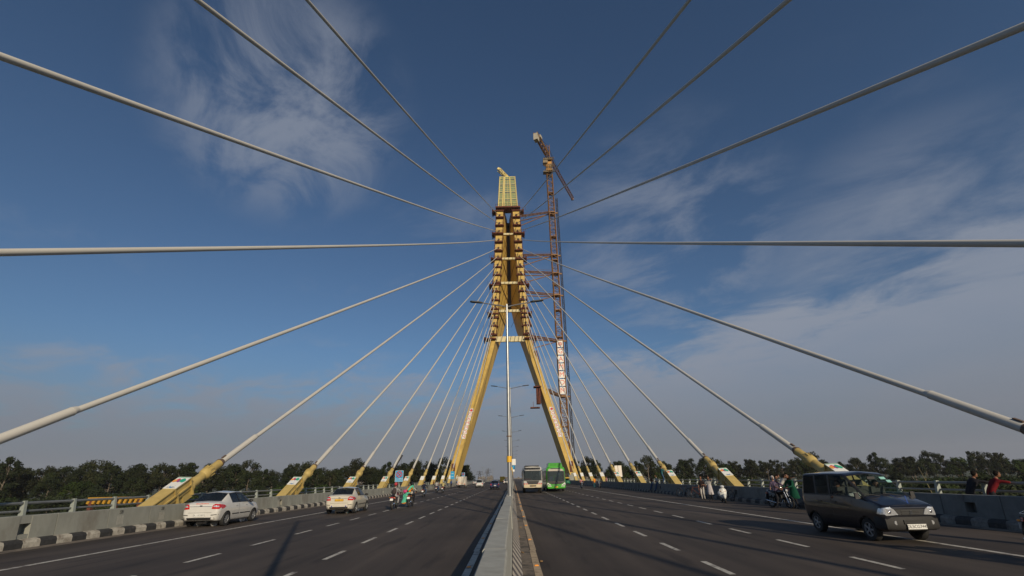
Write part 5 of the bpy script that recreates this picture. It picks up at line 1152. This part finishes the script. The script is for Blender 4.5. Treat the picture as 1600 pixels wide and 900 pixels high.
# vans and cars far ahead
def boxvan(label, loc, pm, W=1.75, H=2.35, cat='delivery van'):
    t = empty('delivery_van', loc, 0, label, cat); h = H
    b = MB(); b.rings([[V((x * W / 2, y, z)) for x, z in ((-1, .45), (1, .45), (1, zt - .08), (.94, zt), (-.94, zt), (-1, zt - .08))] for y, zt in ((-2.2, h - .03), (-2.15, h), (1.2, h), (1.25, 1.75), (1.9, 1.6), (2.3, 1.1))]); b.build('box_body', pm, t, 30)
    b = MB(); b.box((0, -2.21, 1.4), (.02, .02, 1.7)); [b.box((sx * .62, -2.22, 1.4), (.03, .03, 1.7)) for sx in (-1, 1)]; b.box((0, -2.215, .62), (W - .1, .03, .04)); b.build('door_seam', m_dark, t)
    b = MB(); b.mi = 0; b.box((0, -2.22, .53), (W, .08, .14)); b.build('rear_bumper', m_black, t)
    b = MB(); [b.box((sx * .72, -2.22, .78), (.2, .03, .14)) for sx in (-1, 1)]; b.build('tail_light', m_tl, t)
    b = MB(); b.box((-.55, -2.215, 1.15), (.28, .02, .12)); b.box((.05, -2.215, .98), (.9, .02, .05)); b.build('door_marking', m_orange, t)
    for x in (-1, 1):
        for y in (-1.35, 1.4): wheel(t, x * (W / 2 - .12), y, .30, .2)
    return t
boxvan('white box delivery van with its rear doors towards us near the left pylon leg', (-11.7, 113.5, .004), mat('van_cream', (.62, .56, .46), .5, 0, .06, 2))
boxvan('yellow box truck partly hidden behind the navy hatchback', (-4.6, 205, .004), mat('truck_yellow', (.65, .40, .04), .5, 0, .06, 2), 1.9, 2.5)
car('mpv', white, 'white minivan driving away between the white box van and the navy hatchback', (-7.6, 112, .004), 0, plate_txt='DL 8C 4410')
car('hatch', navy, 'navy blue hatchback driving away beside the median', (-3.35, 90, .004), 0, plate_txt='DL 3C 7120')
car('hatch', white, 'distant white hatchback close to the median beyond the navy one', (-2.6, 168, .004), 0)
car('hatch', white, 'distant white car to the left of the white minivan', (-12.2, 160, .004), 0)
# right carriageway
motorcycle('motorcycle coming towards us just right of the green bus', (10.9, 79.5, .004), pi, mb_)
person('rider in a pinkish shirt coming towards us right of the green bus', (10.9, 79.5, .004), pi, dict(RIDE), cl_pink, cl_dk, helmet=mb_)
auto('green and yellow auto rickshaw parked by the right pylon leg', (13.3, 122, .004), pi); auto('second green auto rickshaw half hidden behind the green bus', (10.6, 132, .004), pi)
person('person in a white shirt standing between the auto rickshaws', (11.6, 124, .004), pi, stand(), cl_w, cl_b)
motorcycle('motorcycle standing by the right wall next to the person in orange', (14.5, 83.5, .004), pi * .9, mb_, group='motorcycles parked along the right wall')
person('person in an orange vest standing by a parked motorcycle', (13.75, 84, .004), .2, stand(.02), cl_or, cl_teal)
person('person in salmon pink beyond the right wall near the orange vest', (16.3, 87, .06), -1.2, stand(.08), cl_pink, cl_dk)
person('man sitting on the right wall with his legs hanging, in white', (15.78, 54.7, .50), pi / 2, dict(pel=(0, -.12, .56), chest=(0, -.05, 1.0), hL=(-.2, .2, .62), hR=(.2, .2, .62), fL=(-.12, .22, -.36), fR=(.12, .22, -.36)), cl_w, cl_jn)
person('man in brown sitting on the right wall beside the one in white', (15.78, 56.6, .50), pi / 2, dict(pel=(0, -.12, .56), chest=(0, .02, 1.0), hL=(-.1, .3, .7), hR=(.1, .3, .7), fL=(-.12, .24, -.36), fR=(.12, .24, -.36)), cloth('brown', (.10, .05, .03)), cl_jn)
person('man in teal shirt and jeans standing on top of the right wall', (15.98, 52.9, .96), -pi / 2, stand(0, (-.30, .15, 1.05), (.30, .5, 1.25)), cl_teal, cl_jn)
bicycle('bicycle farthest left of those against the right wall', (14.9, 43.6, .004), .5, m_dark)
bicycle('bicycle leaning by the right wall between another bicycle and the two women', (14.85, 40.2, .004), 1.0, m_rust)
bicycle('bicycle on the right wall behind the two women', (15.3, 36.0, .004), .25, m_dark)
person('woman in a dark top and white trousers near the scooter', (14.35, 37.9, .004), pi * .8, stand(0, (-.15, .3, 1.1)), cloth('dark_maroon', (.03, .02, .02)), cl_w, hair='long', s=.95)
person('woman in a white patterned tunic raising her hand to her head near the scooter', (14.3, 36.3, .004), pi * .75, stand(0, (-.10, .16, 1.50), (.22, .2, 1.0)), cl_w, cl_dk, hair='long', s=.95, skirt=(cloth('white_pattern', (.45, .42, .42)), .45, .24))
scooter('white scooter parked facing us against the right wall', (14.15, 33.9, .004), pi - .25, paint('scooter_white', (.60, .60, .56)))
LRL = dict(pel=(0, -.1, .92), chest=(0, .22, 1.34), head=(0, .34, 1.54), hL=(-.12, .50, 1.26), hR=(.12, .50, 1.26), eL=(-1, .3, -.1), eR=(1, .3, -.1), fL=(-.12, -.12, 0), fR=(.12, .02, 0))
person('man in white shirt pointing along the railing behind the right wall', (16.9, 31.4, .06), -pi * .5, dict(LRL, hR=(.62, .45, 1.42)), cl_w, cl_dk)
person('man in off-white leaning on the railing next to the one pointing', (16.9, 32.2, .06), -pi * .5, dict(LRL), cloth('offwhite', (.42, .40, .36)), cl_dk)
motorcycle('black motorcycle facing us with people gathered round it by the right wall', (14.62, 27.6, .004), pi + .25, mb_, group='motorcycles parked along the right wall')
person('man in a purple shirt sitting on the black motorcycle by the right wall', (14.62, 27.6, .004), pi + .25, dict(RIDE, fL=(-.32, .05, .02), fR=(.32, .05, .02)), cl_pur, cl_dk)
person('person with a white head scarf standing left of the man in purple', (15.35, 29.3, .004), pi * .9, stand(), cl_pur, cl_dk, hair='scarf', s=.93)
person('woman in a long dark green tunic leaning towards the black motorcycle', (15.15, 27.0, .004), pi * .62, dict(stand(.16, (-.1, .50, 1.05), (.3, .42, 1.02)), head=(0, .26, 1.62)), cl_gr, cl_dk, hair='long', skirt=(cl_gr, .50, .26), sleeve='long')
person('youth in grey blue at the railing just left of the dark van', (16.8, 27.0, .06), -pi * .5, dict(LRL), cloth('greyblue', (.07, .09, .14)), cl_b, s=.95)
person('man in a black shirt leaning on the right railing', (17.28, 18.85, .06), -pi * .5, dict(LRL), cl_dk, cl_dk)
person('man in a dark red polo shirt leaning on the right railing', (17.25, 18.0, .06), -pi * .5 - .2, dict(LRL), cl_red, cl_dk)
motorcycle('dark motorcycle entering at the bottom right corner of the photo', (10.95, 10.3, .004), pi - .2, mb_)
person('rider in black entering at the bottom right corner of the photo', (10.95, 10.3, .004), pi - .2, dict(RIDE), cl_dk, cl_dk, helmet=mb_)
person('pedestrian in blue walking beside the left wall near the white box van', (-13.6, 108, .004), 0, stand(step=.15), cl_b, cl_dk)
person('pedestrian in red sitting on the left wall beyond the motorcycles', (-15.95, 99, .42), -pi / 2, dict(pel=(0, -.08, .62), chest=(0, -.02, 1.06), hL=(-.2, .2, .7), hR=(.2, .2, .7), fL=(-.12, .24, -.2), fR=(.12, .24, -.2)), cl_red, cl_dk)
# ================================================================ SIGNS
def sign(name, loc, w, h, z, mt, label, extra=None, cat='road sign'):
    t = empty(name, loc, 0, label, cat); b = MB(); b.tube([(0, .03, 0), (0, .03, z + h * .9)], .04, 8); b.build('post', m_lamp, t, 40)
    b = MB(); b.box((0, 0, z + h / 2), (w, .03, h)); p = b.build('panel', mt, t)
    b = MB(); b.box((0, -.018, z + h / 2), (w - .04, .008, h - .04)); 
    b.b.free()
    if extra: extra(p, w, h, z)
    return t
def nostop(p, w, h, z):
    c = V((0, -.022, z + h * .66)); r = w * .33
    b = MB(); b.tube([c + V((r * cos(a), 0, r * sin(a))) for a in [2 * pi * k / 24 for k in range(25)]], .06, 5); [b.tube([c + V((-r * s_ * .7, 0, r * .7)), c + V((r * s_ * .7, 0, -r * .7))], .055, 5) for s_ in (-1, 1)]; b.build('symbol', m_red, p)
    b = MB(); F = lambda k, s: (lambda v: V((v.x, -.022 - v.z, z + k + v.y)))
    b.text('NO STOPPING', .16, F(h * .27, 1), .002); b.text('NO STANDING', .16, F(h * .15, 1), .002)
    for x0, x1, z0, z1 in ((-w / 2, w / 2, z, z + .03), (-w / 2, w / 2, z + h - .03, z + h), (-w / 2, -w / 2 + .03, z, z + h), (w / 2 - .03, w / 2, z, z + h)): b.mesh([(x0, -.019, z0), (x1, -.019, z0), (x1, -.019, z1), (x0, -.019, z1)], [(0, 1, 2, 3)])
    b.build('lettering', m_white, p)
def strips_(p, w, h, z):
    b = MB(); [b.box((0, -.02, z + h * k), (w * .55, .006, .07)) for k in (.3, .7)]; b.build('lettering', m_white, p)
sign('parking_sign', (-16.35, 70.5, .0), 1.15, 1.5, 1.62, m_blue, 'blue no-stopping sign with a red crossed circle above the left railing', nostop)
sign('direction_sign', (-14.6, 118, 0), .95, 1.7, 1.9, m_blue, 'plain blue sign beside the white box van by the left pylon leg', strips_)
sign('parking_sign', (-15.5, 152, 0), 1.0, 1.5, 2.2, m_blue, 'small distant blue sign right of the left pylon leg', nostop)
def twin(p, w, h, z):
    b = MB(); b.box((-.03, -.02, z + h / 2), (.07, .01, h)); b.build('centre_gap', mat('gap_brown', (.16, .10, .06), .8), p)
sign('sign_board', (17.45, 81.5, 0), 1.15, 1.75, 1.65, mat('board_pinkwhite', (.72, .66, .58), .6), 'pair of white sign boards on a post behind the right wall', twin)
# low kilometre placards on the pylon side of the median
for i, (y, m_, lb) in enumerate([(62, m_white, 'white poster tied to the lamp post behind the nearest one'), (89, m_blue, 'blue poster tied to a distant median lamp post'), (116, m_white, 'pink and white poster tied to a farther median lamp post')]):
    b = MB(); b.box((0, 0, 0), (.4, .02, .6)); tag(b.build('poster', m_, loc=(CX + .3, (52.5, 79.5, 106.5)[i] - .1, 3.4)), lb, 'poster')
# ================================================================ THINGS BEYOND THE LEFT RAILING
b = MB(); ym = mat('formwork_yellow', (.42, .22, .015), .6, 0, .15, 2)
t = empty('steel_formwork', (-119, 150, -6.2), .05, 'long yellow steel formwork with notched underside beyond the left railing', 'formwork')
b.box((0, 0, 4.75), (16, 1.2, .7)); [b.box((-7.5 + q * 1.5, -.5, 3.9), (.7, .6, 1.2), (0, radians(15), 0)) for q in range(11)]; b.build('girder', ym, t)
for x in (-7, 0, 7): b = MB(); b.box((x, 0, 2.2), (1, 1, 4.4)); b.build('support', m_rust, t)
auto('tiny auto rickshaw on the ground far below the left railing', (-152, 141, -6.2), 1.2)
t = empty('lattice_crane', (-58, 232, -6.2), .3, 'small dark lattice boom crane rising from the trees on the left', 'crane')
b = MB(); b.lattice((-5, 0, 3), (4.5, 0, 19.5), 1.2, 1.2, 14, .12, ch=.22); b.build('boom', m_dark, t)
b = MB(); b.box((-6, 0, 2), (5, 3, 2.6)); b.box((-6, 0, .5), (6, 3.4, 1)); b.build('crawler_base', ym, t)
b = MB(); b.tube([(4.5, 0, 19.5), (4.6, 0, 8)], .05, 4); b.tube([(4.5, 0, 19.5), (-8, 0, 3)], .05, 4); b.build('hoist_rope', m_dark, t)
def ptower(x, y, h, lb):
    t = empty('transmission_tower', (x, y, -6.2), 0, lb, 'pylon', 'power line towers on the horizon'); b = MB()
    for sx in (-1, 1):
        for sy in (-1, 1): b.tube([(sx * 4, sy * 4, 0), (sx * 1.2, sy * 1.2, h * .7), (0, 0, h)], .3, 4)
    for q in range(6): z = h * q / 7; w = 4 * (1 - q / 8); b.tube([(-w, -w, z), (w, -w, z + h / 7)], .16, 3); b.tube([(w, -w, z), (-w, -w, z + h / 7)], .16, 3)
    b.build('mast', m_dark, t); b = MB(); [b.box((0, 0, h * k), (w, .5, .5)) for k, w in ((.72, 13), (.82, 11), (.92, 9))]; b.build('cross_arm', m_dark, t)
for i, (x, y, h) in enumerate([(-46, 900, 26), (-62, 1150, 26), (-52, 760, 20), (52, 1100, 28)]): ptower(x, y, h, 'faint lattice power line tower on the horizon, %s' % ['the clearest one left of the lamp posts', 'shorter one left of the clearest', 'low one nearest the road', 'the one behind the buses'][i])
# distant street lamps along the approach road on the left of the horizon
b = None; sp = None
for i, (x, y) in enumerate([(-30, 330), (-38, 420), (-26, 420), (-44, 560), (-30, 560), (-55, 700), (-22, 520)]):
    if sp is None:
        sp = empty('street_lamp', (0, 0, 0)); b = MB(); b.tube([(0, 0, -6), (0, 0, 11)], .14, 6); b.build('pole', m_lamp, sp); b = MB(); [b.box((s_ * 1.4, 0, 11.1), (1.0, .3, .15)) for s_ in (-1, 1)]; b.tube([(-1.8, 0, 11), (1.8, 0, 11)], .07, 5); b.build('lantern', m_lamp, sp); o = sp
    else: o = copy_tree(sp)
    o.location = (x, y, 0); tag(o, 'tiny pale twin-armed street lamp on the far approach road left of the median', 'street lamp', 'far street lamps on the approach road')
# far city edge
r2 = random.Random(3)
mb2 = [mat('far_wall_%d' % q, c, .9, 0, .15, .3) for q, c in enumerate([(.16, .14, .12), (.20, .18, .16), (.13, .11, .10)])]
for i in range(30):
    x = -330 + i * 16 + r2.uniform(-5, 5) if i < 22 else 60 + (i - 22) * 30; y = r2.uniform(820, 1100); w, h = r2.uniform(10, 22), r2.uniform(7, 12)
    t = empty('far_building', (x, y, -6.2), r2.uniform(-.2, .2), 'low pale building in the hazy row on the horizon', 'building', 'far buildings along the horizon')
    b = MB(); b.box((0, 0, h / 2), (w, 12, h)); b.box((w * .2, 0, h + .9), (3.5, 4, 1.8)); b.build('wall', mb2[i % 3], t)
    b = MB()
    for u in range(int(w / 3)):
        for v in range(int(h / 3)): b.box((-w / 2 + 1.6 + u * 3, -6.02, 1.8 + v * 3), (1.3, .1, 1.4))
    b.build('window_panes', m_dark, t)
# ================================================================ TREES
leafA = mat('leaf_dark', (.014, .022, .0065), .85, 0, .4, .5, c2=(.026, .034, .010), c2t=(.48, .6), rand=.28, spec=.25)
leafB = mat('leaf_mid', (.020, .036, .006), .85, 0, .4, .6, c2=(.038, .056, .009), c2t=(.48, .6), rand=.28, spec=.25)
leafC = mat('leaf_olive', (.019, .024, .008), .85, 0, .4, .5, c2=(.034, .035, .011), c2t=(.5, .62), rand=.25, spec=.25)
bark = mat('bark_pale', (.16, .13, .10), .9, 0, .3, 2)
def tree_mesh(seed, H, R, kind):
    r = random.Random(seed); b = MB()
    top = V((r.uniform(-.6, .6), r.uniform(-.6, .6), H * .82)); tr = [V((0, 0, -.4)), V((r.uniform(-.2, .2), 0, H * .3)), V((top.x * .5, top.y * .5, H * .55)), top]
    b.tube(tr, [.32, .24, .16, .05], 7); cl = []
    nc = {'tall': 30, 'round': 34, 'bush': 30}[kind]
    for q in range(nc):
        if kind == 'tall': z = H * (.34 + .64 * (q + r.random()) / nc); rr = R * (.35 + .65 * sin(pi * min(1, max(.08, (z / H - .25) / .80)))) * r.uniform(.35, 1.0); a = r.uniform(0, 2 * pi); c = V((rr * cos(a), rr * sin(a), z)); s_ = R * r.uniform(.22, .40)
        elif kind == 'round': u = r.uniform(-.3, 1); a = r.uniform(0, 2 * pi); rr = R * math.sqrt(max(0, 1 - u * u)) * r.uniform(.65, 1.0); c = V((rr * cos(a), rr * sin(a), H * .58 + u * H * .38)); s_ = R * r.uniform(.24, .38)
        else: u = r.uniform(0, 1); a = r.uniform(0, 2 * pi); rr = R * math.sqrt(max(0, 1 - u * u)) * r.uniform(.6, 1.0); c = V((rr * cos(a), rr * sin(a), .6 + u * H * .8)); s_ = R * r.uniform(.24, .36)
        cl.append((c, s_))
        if q % 3 == 0: k = tr[1].lerp(tr[3], min(1, max(0, (c.z / H - .3) * 1.2))); b.tube([k, k.lerp(c, .6) + V((0, 0, -.2)), c], [.10, .06, .03], 4)
    tm = b
    b = MB()
    for c, s_ in cl:
        for q in range(95 if kind != 'bush' else 85):
            d = V((r.gauss(0, 1), r.gauss(0, 1), r.gauss(0, .75))); d.normalize(); p = c + d * s_ * (r.random() ** .35) * V((1, 1, .8)).length / 1.6
            z = r.uniform(.22, .42); n = (d + V((r.gauss(0, .6), r.gauss(0, .6), r.gauss(0, .6)))).normalized(); u = n.orthogonal().normalized() * z; w = n.cross(u)
            a = r.uniform(0, 6); u, w = u * cos(a) + w * sin(a), w * cos(a) - u * sin(a)
            b.mesh([p - u, p - w * .55, p + u, p + w * .55], [(0, 1, 2, 3)])
    return tm, b
protos = {}
def proto(key, H, R, kind, lm, seed):
    t = empty('tree' if kind != 'bush' else 'bush', (0, 0, 0)); a_, b_ = tree_mesh(seed, H, R, kind); a_.build('trunk' if kind != 'bush' else 'stem', bark, t, 60); b_.build('crown', lm, t, 'keep'); protos[key] = [t, H, False]
proto('t1', 17, 3.6, 'tall', leafA, 1); proto('t2', 15.5, 4.2, 'tall', leafC, 2); proto('t3', 14, 5.0, 'round', leafA, 3); proto('t4', 16.5, 4.6, 'round', leafC, 4); proto('t5', 13, 4.6, 'round', leafB, 7)
proto('b1', 5.5, 5.5, 'bush', leafB, 5); proto('b2', 6.5, 5.0, 'bush', leafA, 6)
cnt = 0; r3 = random.Random(11)
def put(key, x, y, s_, lb, cat, grp, sz=1):
    global cnt
    p = protos[key]
    if not p[2]: o = p[0]; p[2] = True
    else: o = copy_tree(p[0])
    o.location = (x, y, -6.3); o.rotation_euler = (0, 0, r3.uniform(0, 6.28)); o.scale = (s_, s_, s_ * sz * r3.uniform(.93, 1.07)); tag(o, lb, cat, grp); cnt += 1
# left wood
LW = 'wood beyond the left railing'; RW = 'wood beyond the right railing'
def edge_y(x): return interp(x, [-330, -230, -150, -90, -60, -34], [150, 172, 196, 222, 236, 248])
x = -330
while x < -26:
    for row in range(3):
        if row == 0 and r3.random() < .35: continue
        xx = x + r3.uniform(-2, 2) + row * 2.2; y = edge_y(xx) + row * 9 + r3.uniform(-3, 3)
        put(r3.choice(['t1', 't2', 't3', 't4', 't4', 't3'] if row else ['t3', 't5', 't2', 't3']), xx, y, (r3.uniform(.78, 1.10) if row else r3.uniform(.62, .92)), 'tall dark tree in the wood beyond the left railing', 'tree', LW)
    x += 5.0
put('t1', -183, 177, 1.04, 'tallest loose-crowned tree at the left edge of the photo', 'tree', LW)
# right wood: tall trees far back, rounded thicket nearer
def edge_r(x): return interp(x, [24, 50, 110, 200, 320, 420], [262, 272, 285, 290, 285, 270])
x = 26
while x < 430:
    for row in range(2):
        xx = x + r3.uniform(-3, 3) + row * 3; y = edge_r(xx) + row * 10 + r3.uniform(-4, 4)
        put(r3.choice(['t1', 't2', 't3', 't4', 't5']), xx, y, r3.uniform(.72, 1.12), 'dark tree on the skyline of the wood beyond the right railing', 'tree', RW)
    x += 6.4
for i in range(90):
    xx = r3.uniform(40, 300); y = r3.uniform(.42, .86) * edge_r(xx) if xx < 200 else r3.uniform(90, 230)
    put(r3.choice(['b1', 'b2', 'b2', 'b1']), xx, max(y, 70 + xx * .2), r3.uniform(.62, 1.15) if i % 3 else r3.uniform(.5, .8), 'rounded green tree in the thicket below the right railing', 'tree', 'thicket beyond the right railing')
for i in range(52):
    xx = -r3.uniform(60, 260); y = edge_y(xx) - r3.uniform(7, 40)
    put(r3.choice(['b1', 'b2', 'b1']), xx, y, r3.uniform(.55, 1.15), 'low rounded bush in front of the wood beyond the left railing', 'bush', 'bushes before the left wood')
print('trees', cnt)
# undergrowth: low leafy cover too dense to count
def cover(name, pts, lm, lb, seed, hmax):
    r = random.Random(seed); vs = []
    for (x, y) in pts:
        h = r.uniform(.6, hmax)
        for q in range(16):
            p = V((x + r.gauss(0, 1.3), y + r.gauss(0, 1.3), -6.2 + h * r.random())); s_ = r.uniform(.35, .7); u = V((r.gauss(0, 1), r.gauss(0, 1), r.gauss(0, .6))).normalized() * s_; w = u.cross(V((r.gauss(0, 1), r.gauss(0, 1), r.gauss(0, 1))).normalized()) * .8
            vs += [p - u, p - w, p + u, p + w]
    me = bpy.data.meshes.new(name); me.from_pydata(vs, [], [(q, q + 1, q + 2, q + 3) for q in range(0, len(vs), 4)]); me.materials.append(lm)
    o = bpy.data.objects.new(name, me); col.objects.link(o); tag(o, lb, 'undergrowth', kind='stuff')
pts = []
for i in range(4500):
    x = -r3.uniform(34, 330); pts.append((x, edge_y(x) + r3.uniform(-26, 12)))
cover('undergrowth', pts, leafA, 'dense low undergrowth at the foot of the left wood', 1, 5.5)
pts = []
for i in range(6500):
    x = r3.uniform(30, 400); y0 = edge_r(x); pts.append((x, r3.uniform(max(70, .35 * y0), y0 + 12)))
cover('undergrowth', pts, leafA, 'dense low undergrowth beneath the right wood', 2, 4.6)
# dead stalks poking above the right railing
for i, (y, h) in enumerate([(21.9, 1.9)]):
    b = MB(); b.tube([(0, 0, -.2), (.03, .0, h * .4), (-.03, .05, h * .7), (-.16, .05, h)], [.012, .010, .007, .004], 5); b.tube([(-.03, .05, h * .7), (.08, .05, h * .85)], [.006, .003], 4)
    tag(b.build('dry_stalk', mat('stalk', (.35, .30, .16), .9), loc=(18.3, y, 0)), 'thin dry stalk rising beside a post of the right railing', 'plant')

# ================================================================ HAZE
b = MB(); b.box((0, 0, 87), (8200, 8200, 190))
hm = bpy.data.materials.new('haze_air'); hm.use_nodes = True; hn = hm.node_tree.nodes; hn.remove(hn['Principled BSDF'])
pv = hn.new('ShaderNodeVolumePrincipled'); pv.inputs['Color'].default_value = (.80, .82, .88, 1); pv.inputs['Density'].default_value = .00009
hm.node_tree.links.new(pv.outputs[0], hn['Material Output'].inputs['Volume'])
tag(b.build('haze', hm), 'thin pale smog hanging over the bridge and the far trees', 'haze', kind='stuff')
